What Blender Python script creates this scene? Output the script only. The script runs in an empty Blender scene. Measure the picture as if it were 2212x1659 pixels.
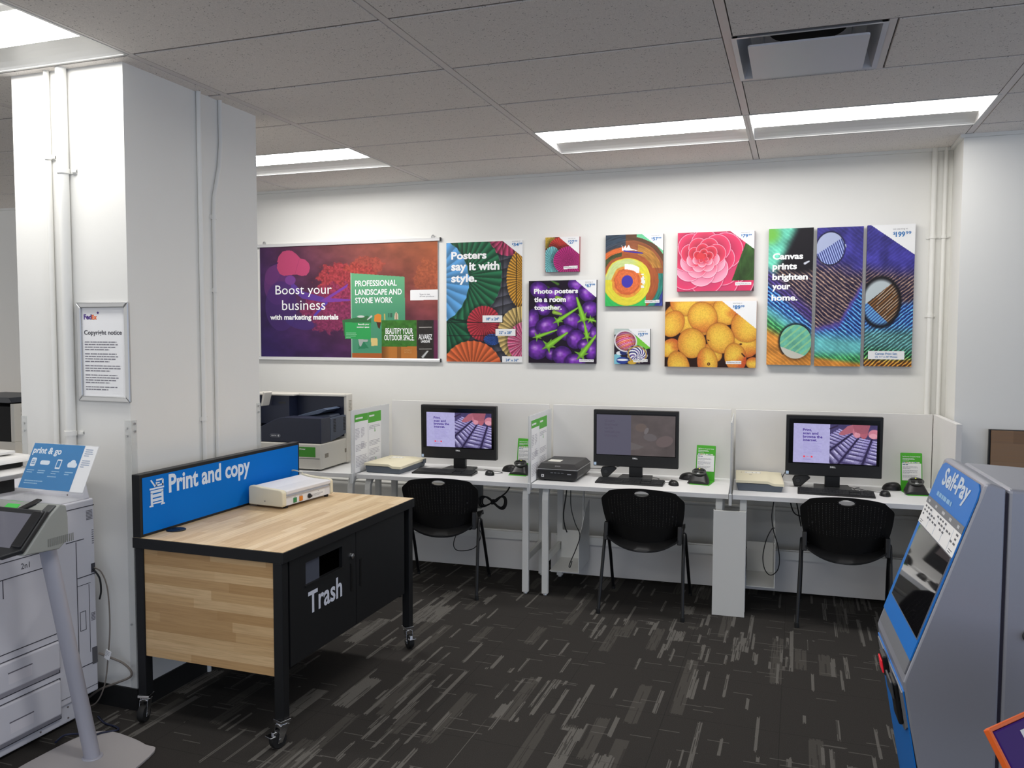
import bpy, bmesh, math, random
import numpy as np
from mathutils import Vector, Matrix

S = bpy.context.scene
COL = S.collection
random.seed(7)

# ------------------------------------------------------------------ camera
CEIL = 2.921
cam_d = bpy.data.cameras.new('camera')
cam = bpy.data.objects.new('camera', cam_d)
COL.objects.link(cam)
CAM_POS = Vector((1.4123, -5.8847, 1.72))
yaw, pitch, roll = -0.3350, -0.0580, 0.0032
fw = Vector((math.sin(yaw)*math.cos(pitch), math.cos(yaw)*math.cos(pitch), math.sin(pitch)))
rt = fw.cross(Vector((0, 0, 1))).normalized()
up = rt.cross(fw)
r2 = rt*math.cos(roll) + up*math.sin(roll)
u2 = -rt*math.sin(roll) + up*math.cos(roll)
cam.matrix_world = Matrix(((r2.x, u2.x, -fw.x, CAM_POS.x), (r2.y, u2.y, -fw.y, CAM_POS.y), (r2.z, u2.z, -fw.z, CAM_POS.z), (0, 0, 0, 1)))
cam_d.sensor_fit = 'HORIZONTAL'
cam_d.sensor_width = 36.0
cam_d.lens = 36.0*1774.5/2212.0
cam_d.clip_start = 0.05
cam_d.clip_end = 100
S.camera = cam

# ------------------------------------------------------------------ world and exposure
W = bpy.data.worlds.new('world')
S.world = W
W.use_nodes = True
bgn = W.node_tree.nodes['Background']
bgn.inputs[1].default_value = 1.02
# warm interior all round, cool daylight from the shop front behind and to the right
wn = W.node_tree
w_tc = wn.nodes.new('ShaderNodeTexCoord')
w_dot = wn.nodes.new('ShaderNodeVectorMath'); w_dot.operation = 'DOT_PRODUCT'
w_dot.inputs[1].default_value = (0.72, -0.68, -0.10)
wn.links.new(w_tc.outputs['Generated'], w_dot.inputs[0])
w_rng = wn.nodes.new('ShaderNodeMapRange'); w_rng.interpolation_type = 'SMOOTHSTEP'
w_rng.inputs[1].default_value = 0.45; w_rng.inputs[2].default_value = 0.90
wn.links.new(w_dot.outputs['Value'], w_rng.inputs[0])
w_mix = wn.nodes.new('ShaderNodeMix'); w_mix.data_type = 'RGBA'
w_mix.inputs['A'].default_value = (0.96, 0.95, 0.93, 1)
w_mix.inputs['B'].default_value = (0.80, 0.95, 1.25, 1)
wn.links.new(w_rng.outputs[0], w_mix.inputs['Factor'])
wn.links.new(w_mix.outputs['Result'], bgn.inputs[0])
S.view_settings.view_transform = 'Standard'
S.view_settings.look = 'None'
S.view_settings.exposure = 0.0
S.view_settings.gamma = 1.0
S.view_settings.use_curve_mapping = False
LENS_POWER = 13.5
try:
    S.cycles.use_denoising = True
    S.cycles.max_bounces = 8
    S.cycles.diffuse_bounces = 5
    S.cycles.sample_clamp_indirect = 6.0
except Exception:
    pass

# ------------------------------------------------------------------ colours and materials
def lin(c):
    c = np.asarray(c, float)/255.0
    return np.where(c <= 0.04045, c/12.92, ((c+0.055)/1.055)**2.4)

MATS = {}
def mat(name, rgb, rough=0.5, metal=0.0, spec=0.5, emit=0.0, alpha=1.0, coat=0.0, noise=0.0, nscale=40.0):
    if name in MATS:
        return MATS[name]
    m = bpy.data.materials.new(name)
    m.use_nodes = True
    nt = m.node_tree
    b = nt.nodes['Principled BSDF']
    c = lin(rgb)
    b.inputs['Base Color'].default_value = (*c, 1)
    b.inputs['Roughness'].default_value = rough
    b.inputs['Metallic'].default_value = metal
    b.inputs['Specular IOR Level'].default_value = spec
    b.inputs['Alpha'].default_value = alpha
    b.inputs['Coat Weight'].default_value = coat
    if emit > 0:
        b.inputs['Emission Color'].default_value = (*c, 1)
        b.inputs['Emission Strength'].default_value = emit
    if noise > 0:
        tc = nt.nodes.new('ShaderNodeTexCoord')
        nz = nt.nodes.new('ShaderNodeTexNoise')
        nz.inputs['Scale'].default_value = nscale
        nz.inputs['Detail'].default_value = 4
        nt.links.new(tc.outputs['Object'], nz.inputs['Vector'])
        mx = nt.nodes.new('ShaderNodeMix')
        mx.data_type = 'RGBA'
        mx.inputs['A'].default_value = (*(c*(1-noise)), 1)
        mx.inputs['B'].default_value = (*np.minimum(c*(1+noise), 1), 1)
        nt.links.new(nz.outputs['Fac'], mx.inputs['Factor'])
        nt.links.new(mx.outputs['Result'], b.inputs['Base Color'])
    MATS[name] = m
    return m

def nodes_of(name, rough=0.5, spec=0.4):
    m = bpy.data.materials.new(name)
    m.use_nodes = True
    nt = m.node_tree
    b = nt.nodes['Principled BSDF']
    b.inputs['Roughness'].default_value = rough
    b.inputs['Specular IOR Level'].default_value = spec
    def N(t, **kw):
        n = nt.nodes.new(t)
        for k, v in kw.items():
            setattr(n, k, v)
        return n
    def mth(op, a, b_=None, clamp=False):
        n = nt.nodes.new('ShaderNodeMath')
        n.operation = op
        n.use_clamp = clamp
        for i, x in enumerate((a, b_)):
            if x is None:
                continue
            if isinstance(x, (int, float)):
                n.inputs[i].default_value = x
            else:
                nt.links.new(x, n.inputs[i])
        return n.outputs[0]
    def mixc(f, a, b_):
        n = nt.nodes.new('ShaderNodeMix')
        n.data_type = 'RGBA'
        for k, x in (('Factor', f), ('A', a), ('B', b_)):
            if isinstance(x, (int, float)):
                n.inputs[k].default_value = x
            elif isinstance(x, tuple):
                n.inputs[k].default_value = (*lin(x), 1)
            else:
                nt.links.new(x, n.inputs[k])
        return n.outputs['Result']
    return m, nt, b, N, mth, mixc

def carpet_material():
    m, nt, b, N, mth, mixc = nodes_of('carpet', 0.95, 0.1)
    tc = N('ShaderNodeTexCoord')
    sp = N('ShaderNodeSeparateXYZ')
    nt.links.new(tc.outputs['Object'], sp.inputs[0])
    X, Y = sp.outputs[0], sp.outputs[1]
    def wn2(a, c):
        cb = N('ShaderNodeCombineXYZ')
        nt.links.new(a, cb.inputs[0]); nt.links.new(c, cb.inputs[1])
        w = N('ShaderNodeTexWhiteNoise', noise_dimensions='3D')
        nt.links.new(cb.outputs[0], w.inputs['Vector'])
        return w.outputs['Value']
    def wn1(a):
        w = N('ShaderNodeTexWhiteNoise', noise_dimensions='1D')
        nt.links.new(a, w.inputs['W'])
        return w.outputs['Value']
    big = N('ShaderNodeTexNoise')
    big.inputs['Scale'].default_value = 1.6
    big.inputs['Detail'].default_value = 1.0
    bcb = N('ShaderNodeCombineXYZ')
    nt.links.new(mth('MULTIPLY', mth('FLOOR', mth('DIVIDE', X, 0.125)), 0.125), bcb.inputs[0])
    nt.links.new(mth('MULTIPLY', mth('FLOOR', mth('DIVIDE', Y, 0.5)), 0.5), bcb.inputs[1])
    nt.links.new(bcb.outputs[0], big.inputs['Vector'])
    dens = mth('SUBTRACT', big.outputs['Fac'], 0.5)
    # each layer: columns WID wide along y, cut into dashes LEN long with a random phase per column
    fry = N('ShaderNodeTexWhiteNoise', noise_dimensions='1D')
    nt.links.new(mth('FLOOR', mth('DIVIDE', X, 0.0045)), fry.inputs['W'])
    YF = mth('ADD', Y, mth('MULTIPLY', fry.outputs['Value'], 0.022))
    def layer(wid, ln, thr, off):
        cx = mth('FLOOR', mth('DIVIDE', mth('ADD', X, off), wid))
        ph = mth('MULTIPLY', wn1(mth('ADD', cx, off*13.7)), 9.0)
        le = mth('MULTIPLY_ADD', wn1(mth('ADD', cx, 91.3+off)), ln)
        le.node.inputs[2].default_value = ln*0.5
        cy = mth('FLOOR', mth('ADD', mth('DIVIDE', YF, le), ph))
        r = wn2(cx, mth('ADD', cy, off*7.1))
        t = mth('SUBTRACT', thr, mth('MULTIPLY', dens, 0.30))
        return mth('GREATER_THAN', r, t), r
    s1, r1 = layer(0.014, 0.24, 0.944, 0.31)
    s2, r2_ = layer(0.021, 0.34, 0.950, 5.17)
    s3, r3 = layer(0.090, 0.30, 0.968, 2.77)
    s4, r4 = layer(0.060, 0.45, 0.90, 8.41)
    streak = mth('MAXIMUM', mth('MAXIMUM', s1, s2), s3)
    # ragged threads
    fine = N('ShaderNodeTexNoise')
    fine.inputs['Scale'].default_value = 260
    fine.inputs['Detail'].default_value = 3
    nt.links.new(tc.outputs['Object'], fine.inputs['Vector'])
    tix = mth('FLOOR', mth('DIVIDE', X, 0.0045))
    tiy = mth('FLOOR', mth('ADD', mth('DIVIDE', Y, 0.13), mth('MULTIPLY', fry.outputs['Value'], 9.0)))
    rag = mth('ADD', mth('MULTIPLY', mth('GREATER_THAN', wn2(tix, mth('ADD', tiy, 3.3)), 0.16), 0.75), 0.25)
    streak = mth('MULTIPLY', streak, rag)
    # short cross threads
    cyr = mth('FLOOR', mth('DIVIDE', Y, 0.006))
    cxr = mth('FLOOR', mth('ADD', mth('DIVIDE', X, 0.09), mth('MULTIPLY', wn1(cyr), 7.0)))
    cross = mth('GREATER_THAN', wn2(cxr, cyr), 0.985)
    streak = mth('MAXIMUM', streak, mth('MULTIPLY', cross, 0.7))
    # the ends of each dash fray with the threads
    base = mixc(fine.outputs['Fac'], (36, 35, 34), (66, 63, 60))
    base = mixc(mth('MULTIPLY', mth('MULTIPLY', s4, rag), 0.40), base, (92, 89, 84))
    lite = mixc(fine.outputs['Fac'], (80, 78, 75), (118, 115, 110))
    col = mixc(mth('MULTIPLY', streak, 0.85), base, lite)
    # seams of the carpet tiles
    fx = mth('LESS_THAN', mth('FRACT', mth('DIVIDE', mth('ADD', X, 0.13), 0.5)), 0.008)
    fy = mth('LESS_THAN', mth('FRACT', mth('DIVIDE', mth('ADD', Y, 0.21), 0.5)), 0.008)
    col = mixc(mth('MULTIPLY', mth('MAXIMUM', fx, fy), 0.3), col, (20, 20, 20))
    nt.links.new(col, b.inputs['Base Color'])
    bp = N('ShaderNodeBump')
    bp.inputs['Strength'].default_value = 0.25
    nt.links.new(fine.outputs['Fac'], bp.inputs['Height'])
    nt.links.new(bp.outputs[0], b.inputs['Normal'])
    return m

def tile_material():
    m, nt, b, N, mth, mixc = nodes_of('ceiling_tile', 0.95, 0.1)
    tc = N('ShaderNodeTexCoord')
    v = N('ShaderNodeTexVoronoi')
    v.inputs['Scale'].default_value = 95
    nt.links.new(tc.outputs['Object'], v.inputs['Vector'])
    n = N('ShaderNodeTexNoise')
    n.inputs['Scale'].default_value = 55
    n.inputs['Detail'].default_value = 5
    nt.links.new(tc.outputs['Object'], n.inputs['Vector'])
    pit = mth('MULTIPLY', mth('LESS_THAN', v.outputs['Distance'], 0.27), mth('GREATER_THAN', n.outputs['Fac'], 0.56))
    n2 = N('ShaderNodeTexNoise')
    n2.inputs['Scale'].default_value = 240
    nt.links.new(tc.outputs['Object'], n2.inputs['Vector'])
    c = mixc(n2.outputs['Fac'], (204, 199, 195), (248, 243, 238))
    c = mixc(mth('MULTIPLY', pit, 0.60), c, (96, 92, 90))
    nt.links.new(c, b.inputs['Base Color'])
    bp = N('ShaderNodeBump')
    bp.inputs['Strength'].default_value = 0.3
    bp.inputs['Distance'].default_value = 0.002
    nt.links.new(n2.outputs['Fac'], bp.inputs['Height'])
    nt.links.new(bp.outputs[0], b.inputs['Normal'])
    return m

def wood_material(name, along, across, scale_len=0.42, stave=0.042, tones=((206, 176, 134), (232, 209, 172), (218, 191, 150)), rough=0.42):
    """butcher-block staves running along axis ALONG, stacked along axis ACROSS (object coordinates)"""
    m, nt, b, N, mth, mixc = nodes_of(name, rough, 0.4)
    tc = N('ShaderNodeTexCoord')
    sp = N('ShaderNodeSeparateXYZ')
    nt.links.new(tc.outputs['Object'], sp.inputs[0])
    L, A = sp.outputs['xyz'.index(along)], sp.outputs['xyz'.index(across)]
    row = mth('FLOOR', mth('DIVIDE', A, stave))
    w1 = N('ShaderNodeTexWhiteNoise', noise_dimensions='1D')
    nt.links.new(row, w1.inputs['W'])
    ln = mth('MULTIPLY_ADD', w1.outputs['Value'], scale_len*0.7)
    ln.node.inputs[2].default_value = scale_len*0.65
    cell = mth('FLOOR', mth('ADD', mth('DIVIDE', L, ln), mth('MULTIPLY', w1.outputs['Value'], 23.0)))
    cb = N('ShaderNodeCombineXYZ')
    nt.links.new(row, cb.inputs[0]); nt.links.new(cell, cb.inputs[1])
    w2 = N('ShaderNodeTexWhiteNoise', noise_dimensions='2D')
    nt.links.new(cb.outputs[0], w2.inputs['Vector'])
    ramp = N('ShaderNodeValToRGB')
    e = ramp.color_ramp.elements
    e[0].position = 0.0; e[0].color = (*lin(tones[0]), 1)
    e[1].position = 1.0; e[1].color = (*lin(tones[1]), 1)
    k = e.new(0.45); k.color = (*lin(tones[2]), 1)
    nt.links.new(w2.outputs['Value'], ramp.inputs[0])
    mp = N('ShaderNodeMapping')
    sc = [160, 160, 160]
    sc['xyz'.index(along)] = 7
    mp.inputs['Scale'].default_value = sc
    nt.links.new(tc.outputs['Object'], mp.inputs['Vector'])
    g = N('ShaderNodeTexNoise')
    g.inputs['Scale'].default_value = 1.0
    g.inputs['Detail'].default_value = 4
    nt.links.new(mp.outputs[0], g.inputs['Vector'])
    c = mixc(mth('MULTIPLY', mth('SUBTRACT', g.outputs['Fac'], 0.42), 1.1, True), ramp.outputs['Color'], (150, 112, 70))
    seam = mth('LESS_THAN', mth('FRACT', mth('DIVIDE', A, stave)), 0.02)
    c = mixc(mth('MULTIPLY', seam, 0.25), c, (120, 88, 52))
    nt.links.new(c, b.inputs['Base Color'])
    return m

def art_material(name, emit=0.0, rough=0.45):
    if name in MATS:
        return MATS[name]
    m = bpy.data.materials.new(name)
    m.use_nodes = True
    nt = m.node_tree
    b = nt.nodes['Principled BSDF']
    a = nt.nodes.new('ShaderNodeAttribute')
    a.attribute_name = 'ink'
    b.inputs['Roughness'].default_value = rough
    b.inputs['Specular IOR Level'].default_value = 0.3
    if emit > 0:
        b.inputs['Base Color'].default_value = (0.01, 0.01, 0.01, 1)
        b.inputs['Emission Strength'].default_value = emit
        nt.links.new(a.outputs['Color'], b.inputs['Emission Color'])
    else:
        nt.links.new(a.outputs['Color'], b.inputs['Base Color'])
    MATS[name] = m
    return m

M_WALL = mat('wall_paint', (232, 231, 226), 0.75, spec=0.2, noise=0.012, nscale=6)
M_WHITE = mat('white_laminate', (232, 232, 232), 0.38, spec=0.4, noise=0.01, nscale=8)
M_STEEL_W = mat('white_powdercoat', (226, 226, 222), 0.45)
M_PANEL = mat('white_screen_panel', (224, 222, 219), 0.6, spec=0.25, noise=0.012, nscale=30)
M_BLACK = mat('black_powdercoat', (24, 25, 27), 0.42, spec=0.35, noise=0.06, nscale=90)
M_BLKPL = mat('black_plastic', (20, 20, 21), 0.38)
M_DKPL = mat('charcoal_plastic', (40, 41, 43), 0.42)
M_RUBBER = mat('black_rubber', (14, 14, 14), 0.7)
M_CHROME = mat('chrome', (205, 207, 210), 0.18, metal=1.0)
M_ALU = mat('brushed_aluminium', (190, 191, 192), 0.32, metal=0.85)
M_CREAM = mat('cream_plastic', (226, 218, 190), 0.5)
M_BEIGE = mat('warm_beige_plastic', (214, 210, 200), 0.5)
M_NAVY = mat('navy_plastic', (30, 36, 56), 0.4)
M_NAVY2 = mat('slate_navy_plastic', (62, 70, 86), 0.5)
M_SLATE = mat('slate_plastic', (84, 92, 102), 0.5)
M_PAPER = mat('white_paper', (240, 240, 240), 0.6, spec=0.2)
M_GREEN = mat('green_plastic', (70, 172, 36), 0.45)
M_GRNINK = mat('green_ink', (78, 172, 48), 0.55)
M_INK = mat('dark_ink', (52, 50, 60), 0.6)
M_GREYINK = mat('grey_ink', (150, 150, 156), 0.6)
M_BLUEINK = mat('blue_ink', (48, 118, 180), 0.6)
M_WHTINK = mat('white_ink', (246, 246, 246), 0.5)
M_SIGNBLUE = mat('sign_blue', (0, 112, 204), 0.55, spec=0.12, noise=0.02, nscale=5)
M_COPIER = mat('copier_shell', (213, 213, 220), 0.45, spec=0.4, noise=0.008, nscale=12)
M_GAP = mat('shadow_gap', (62, 62, 70), 0.7)
M_SILVER = mat('silver_paint', (160, 162, 172), 0.36, metal=0.35, noise=0.02, nscale=120)
M_POLE = mat('grey_powdercoat', (172, 172, 182), 0.42, metal=0.1)
M_HEAD = mat('terminal_grey_green', (150, 153, 148), 0.5)
M_ORANGE = mat('orange_plastic', (236, 104, 36), 0.45)
M_PURPLE = mat('purple_plastic', (58, 20, 112), 0.5, spec=0.2)
M_RED = mat('red_plastic', (232, 38, 56), 0.35, emit=0.25)
M_CORD = mat('black_cord', (16, 16, 17), 0.5)
M_GCORD = mat('grey_cord', (120, 112, 104), 0.5)
M_BCORD = mat('blue_cord', (18, 26, 54), 0.5)
M_ACRYL = mat('frosted_acrylic', (226, 228, 230), 0.18, spec=0.5, alpha=0.62)
M_CLEAR = mat('clear_acrylic', (235, 238, 240), 0.06, spec=0.6, alpha=0.16)
M_GLASSB = mat('dark_glass', (12, 12, 14), 0.06, spec=0.8)
M_AMBER = mat('amber_plastic', (224, 130, 22), 0.35)
M_SWGREEN = mat('switch_green', (48, 134, 76), 0.35)

# ------------------------------------------------------------------ mesh building
class Fr:
    """a plane frame: origin o, right r, up u, outward n"""
    def __init__(self, o, r, u):
        self.o = Vector(o); self.r = Vector(r).normalized(); self.u = Vector(u).normalized()
        self.n = self.r.cross(self.u)
    def __call__(self, a, b, c=0.0):
        return self.o + self.r*a + self.u*b + self.n*c

def font_polys(s, bold=0.0, res=3):
    c = bpy.data.curves.new('tmp', 'FONT')
    c.body = s
    c.offset = bold
    c.resolution_u = res
    o = bpy.data.objects.new('tmp', c)
    m = bpy.data.meshes.new_from_object(o)
    v = [(x.co.x, x.co.y) for x in m.vertices]
    f = [tuple(p.vertices) for p in m.polygons]
    bpy.data.objects.remove(o)
    bpy.data.curves.remove(c)
    bpy.data.meshes.remove(m)
    return v, f

class MB:
    def __init__(self):
        self.v = []; self.f = []
    def add(self, vs, fs):
        k = len(self.v)
        self.v += [tuple(x) for x in vs]
        self.f += [tuple(i+k for i in q) for q in fs]
        return self
    def box(self, x0, x1, y0, y1, z0, z1, fr=None):
        vs = [(x, y, z) for z in (z0, z1) for y in (y0, y1) for x in (x0, x1)]
        if fr:
            vs = [fr(*q) for q in vs]
        return self.add(vs, [(0, 2, 3, 1), (4, 5, 7, 6), (0, 1, 5, 4), (2, 6, 7, 3), (0, 4, 6, 2), (1, 3, 7, 5)])
    def quad(self, fr, a0, a1, b0, b1, c=0.0):
        return self.add([fr(a0, b0, c), fr(a1, b0, c), fr(a1, b1, c), fr(a0, b1, c)], [(0, 1, 2, 3)])
    def flat(self, fr, pts, c=0.0):
        return self.add([fr(a, b, c) for a, b in pts], [tuple(range(len(pts)))])
    def plate(self, fr, pts, c0, c1):
        """polygon pts (counter-clockwise in the frame) extruded between c0 and c1"""
        n = len(pts)
        vs = [fr(a, b, c0) for a, b in pts] + [fr(a, b, c1) for a, b in pts]
        fs = [tuple(range(n-1, -1, -1)), tuple(range(n, 2*n))]
        fs += [(i, (i+1) % n, n+(i+1) % n, n+i) for i in range(n)]
        return self.add(vs, fs)
    def prism(self, pts, axis, a0, a1):
        """pts in the two other axes (in xyz order), extruded along axis"""
        n = len(pts)
        def mk(p, a):
            return {'x': (a, p[0], p[1]), 'y': (p[0], a, p[1]), 'z': (p[0], p[1], a)}[axis]
        vs = [mk(q, a0) for q in pts] + [mk(q, a1) for q in pts]
        fs = [tuple(range(n)), tuple(range(2*n-1, n-1, -1))]
        fs += [(i, n+i, n+(i+1) % n, (i+1) % n) for i in range(n)]
        return self.add(vs, fs)
    def tube(self, pts, r, n=10, closed=False, smooth=0):
        P = [Vector(q) for q in pts]
        if smooth:
            P = spline(P, smooth, closed)
        m = len(P)
        R = r if isinstance(r, (list, tuple)) else [r]*m
        T = []
        for i in range(m):
            a = P[(i-1) % m] if (closed or i > 0) else P[i]
            b = P[(i+1) % m] if (closed or i < m-1) else P[i]
            T.append((b-a).normalized())
        ref = Vector((0, 0, 1)) if abs(T[0].z) < 0.9 else Vector((1, 0, 0))
        N = (ref - T[0]*ref.dot(T[0])).normalized()
        vs = []
        for i in range(m):
            N = (N - T[i]*N.dot(T[i]))
            N = N.normalized() if N.length > 1e-6 else T[i].orthogonal().normalized()
            B = T[i].cross(N)
            for k in range(n):
                t = 2*math.pi*k/n
                vs.append(P[i] + (N*math.cos(t) + B*math.sin(t))*R[i])
        fs = []
        for i in range(m if closed else m-1):
            j = (i+1) % m
            for k in range(n):
                fs.append((i*n+k, i*n+(k+1) % n, j*n+(k+1) % n, j*n+k))
        if not closed:
            fs.append(tuple(range(n-1, -1, -1)))
            fs.append(tuple((m-1)*n+k for k in range(n)))
        return self.add(vs, fs)
    def lathe(self, prof, c=(0, 0, 0), n=24, axis='z'):
        vs, fs = [], []
        for r, h in prof:
            for k in range(n):
                t = 2*math.pi*k/n
                a, b = r*math.cos(t), r*math.sin(t)
                q = {'z': (a, b, h), 'x': (h, a, b), 'y': (b, h, a)}[axis]
                vs.append((q[0]+c[0], q[1]+c[1], q[2]+c[2]))
        m = len(prof)
        for i in range(m-1):
            for k in range(n):
                fs.append((i*n+k, i*n+(k+1) % n, (i+1)*n+(k+1) % n, (i+1)*n+k))
        fs.append(tuple(range(n-1, -1, -1)))
        fs.append(tuple((m-1)*n+k for k in range(n)))
        return self.add(vs, fs)
    def surf(self, fn, nu, nv):
        vs = [fn(i/nu, j/nv) for j in range(nv+1) for i in range(nu+1)]
        w = nu+1
        fs = [(j*w+i, j*w+i+1, (j+1)*w+i+1, (j+1)*w+i) for j in range(nv) for i in range(nu)]
        return self.add(vs, fs)
    def dome(self, c, rx, ry, rz, nu=20, nv=8, zmin=0.0):
        """upper part of an ellipsoid standing on a flat bottom"""
        vs, fs = [], []
        for j in range(nv+1):
            t = math.asin(zmin) + (math.pi/2 - math.asin(zmin))*j/nv
            for i in range(nu):
                a = 2*math.pi*i/nu
                vs.append((c[0]+rx*math.cos(t)*math.cos(a), c[1]+ry*math.cos(t)*math.sin(a), c[2]+rz*(math.sin(t)-zmin)))
        for j in range(nv):
            for i in range(nu):
                fs.append((j*nu+i, j*nu+(i+1) % nu, (j+1)*nu+(i+1) % nu, (j+1)*nu+i))
        fs.append(tuple(range(nu-1, -1, -1)))
        return self.add(vs, fs)
    def text(self, fr, s, a, b, w=None, h=None, c=0.0006, bold=0.0, res=3, align='l'):
        """flat lettering whose ink box has its lower left corner at (a, b) in the frame"""
        v, f = font_polys(s, bold, res)
        if not v:
            return self
        x0 = min(q[0] for q in v); x1 = max(q[0] for q in v); y0 = min(q[1] for q in v); y1 = max(q[1] for q in v)
        sx = w/(x1-x0) if w else h/(y1-y0)
        sy = h/(y1-y0) if h else sx
        if align == 'c':
            a -= (x1-x0)*sx/2
        return self.add([fr(a+(q[0]-x0)*sx, b+(q[1]-y0)*sy, c) for q in v], f)
    def lines(self, fr, a, b, w, n, pitch, th, c=0.0006, seed=0, words=True):
        """rows of tiny unreadable print, top line at b going down"""
        rnd = random.Random(seed+n)
        for i in range(n):
            end = w*(rnd.uniform(0.82, 1.0) if i < n-1 else rnd.uniform(0.4, 0.8))
            x = 0.0
            while x < end:
                l = min(rnd.uniform(0.05, 0.16)*w, end-x)
                self.quad(fr, a+x, a+x+l*0.86, b-i*pitch-th, b-i*pitch, c)
                x += l
                if l < 0.01*w:
                    break
        return self
    def build(self, name, m, parent=None, bevel=0.0, smooth=False, seg=2, loc=None):
        me = bpy.data.meshes.new(name)
        me.from_pydata(self.v, [], self.f)
        me.validate()
        bm = bmesh.new()
        bm.from_mesh(me)
        if not getattr(self, 'sheet', False):
            bmesh.ops.recalc_face_normals(bm, faces=bm.faces)
        bm.to_mesh(me)
        bm.free()
        if smooth:
            me.polygons.foreach_set('use_smooth', [True]*len(me.polygons))
            me.set_sharp_from_angle(angle=math.radians(38))
        o = bpy.data.objects.new(name, me)
        COL.objects.link(o)
        me.materials.append(m)
        if parent is not None:
            o.parent = parent
        if loc is not None:
            o.location = loc
        if bevel > 0:
            bv = o.modifiers.new('edge', 'BEVEL')
            bv.width = bevel; bv.segments = seg; bv.limit_method = 'ANGLE'; bv.angle_limit = math.radians(35)
        return o

def sheet():
    m = MB(); m.sheet = True
    return m

def spline(P, k, closed=False):
    out = []
    n = len(P)
    for i in range(n if closed else n-1):
        g = (lambda j: P[j % n]) if closed else (lambda j: P[min(max(j, 0), n-1)])
        p0, p1, p2, p3 = g(i-1), g(i), g(i+1), g(i+2)
        for s in range(k):
            t = s/k
            out.append(0.5*((2*p1) + (p2-p0)*t + (2*p0-5*p1+4*p2-p3)*t*t + (3*p1-p0-3*p2+p3)*t**3))
    if not closed:
        out.append(P[-1].copy())
    return out

def rrect(w, h, r, n=5, x=0.0, y=0.0):
    """rounded rectangle outline, counter-clockwise, centred on x, y"""
    out = []
    for cx, cy, a0 in ((w/2-r, h/2-r, 0), (-w/2+r, h/2-r, 90), (-w/2+r, -h/2+r, 180), (w/2-r, -h/2+r, 270)):
        for i in range(n+1):
            t = math.radians(a0+90*i/n)
            out.append((x+cx+r*math.cos(t), y+cy+r*math.sin(t)))
    return out

def circ(r, n=20, x=0.0, y=0.0, ry=None):
    return [(x+r*math.cos(2*math.pi*i/n), y+(ry or r)*math.sin(2*math.pi*i/n)) for i in range(n)]

def thing(name, label, cat, loc=(0, 0, 0), rz=0.0, group=None):
    o = bpy.data.objects.new(name, None)
    o.empty_display_size = 0.1
    COL.objects.link(o)
    o.location = loc
    o.rotation_euler = (0, 0, rz)
    o['label'] = label; o['category'] = cat
    if group:
        o['group'] = group
    return o

def tag(o, label, cat, group=None):
    o['label'] = label; o['category'] = cat
    if group:
        o['group'] = group
    return o

def struct(o):
    o['kind'] = 'structure'
    return o

KIDS = {}
def kids(o):
    return [c for c in bpy.data.objects if c.parent is o]

def dup(root, loc, rz, label, group=None):
    r = root.copy(); COL.objects.link(r)
    r.location = loc; r.rotation_euler = (0, 0, rz); r['label'] = label
    if group:
        r['group'] = group
    for ch in kids(root):
        c = ch.copy(); COL.objects.link(c); c.parent = r
        for g in kids(ch):
            d = g.copy(); COL.objects.link(d); d.parent = c
    return r

WALLF = lambda x, z, y=0.0: Fr((x, y, z), (1, 0, 0), (0, 0, 1))
# ------------------------------------------------------------------ printed artwork: colour per vertex of a fine flat sheet
def _hash(ix, iy, k):
    h = np.sin(ix*127.1 + iy*311.7 + k*74.7)*43758.5453
    return h - np.floor(h)

def vnoise(x, y, k=0):
    ix, iy = np.floor(x), np.floor(y)
    fx, fy = x-ix, y-iy
    fx = fx*fx*(3-2*fx); fy = fy*fy*(3-2*fy)
    a = _hash(ix, iy, k); b = _hash(ix+1, iy, k); c = _hash(ix, iy+1, k); d = _hash(ix+1, iy+1, k)
    return (a*(1-fx)+b*fx)*(1-fy) + (c*(1-fx)+d*fx)*fy

def fbm(x, y, k=0, n=4):
    s = 0; a = 0.5
    for i in range(n):
        s = s + a*vnoise(x*2**i, y*2**i, k+i); a *= 0.5
    return s/(1-0.5**n)

def sst(a, b, x):
    t = np.clip((x-a)/(b-a+1e-9), 0, 1)
    return t*t*(3-2*t)

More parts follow.
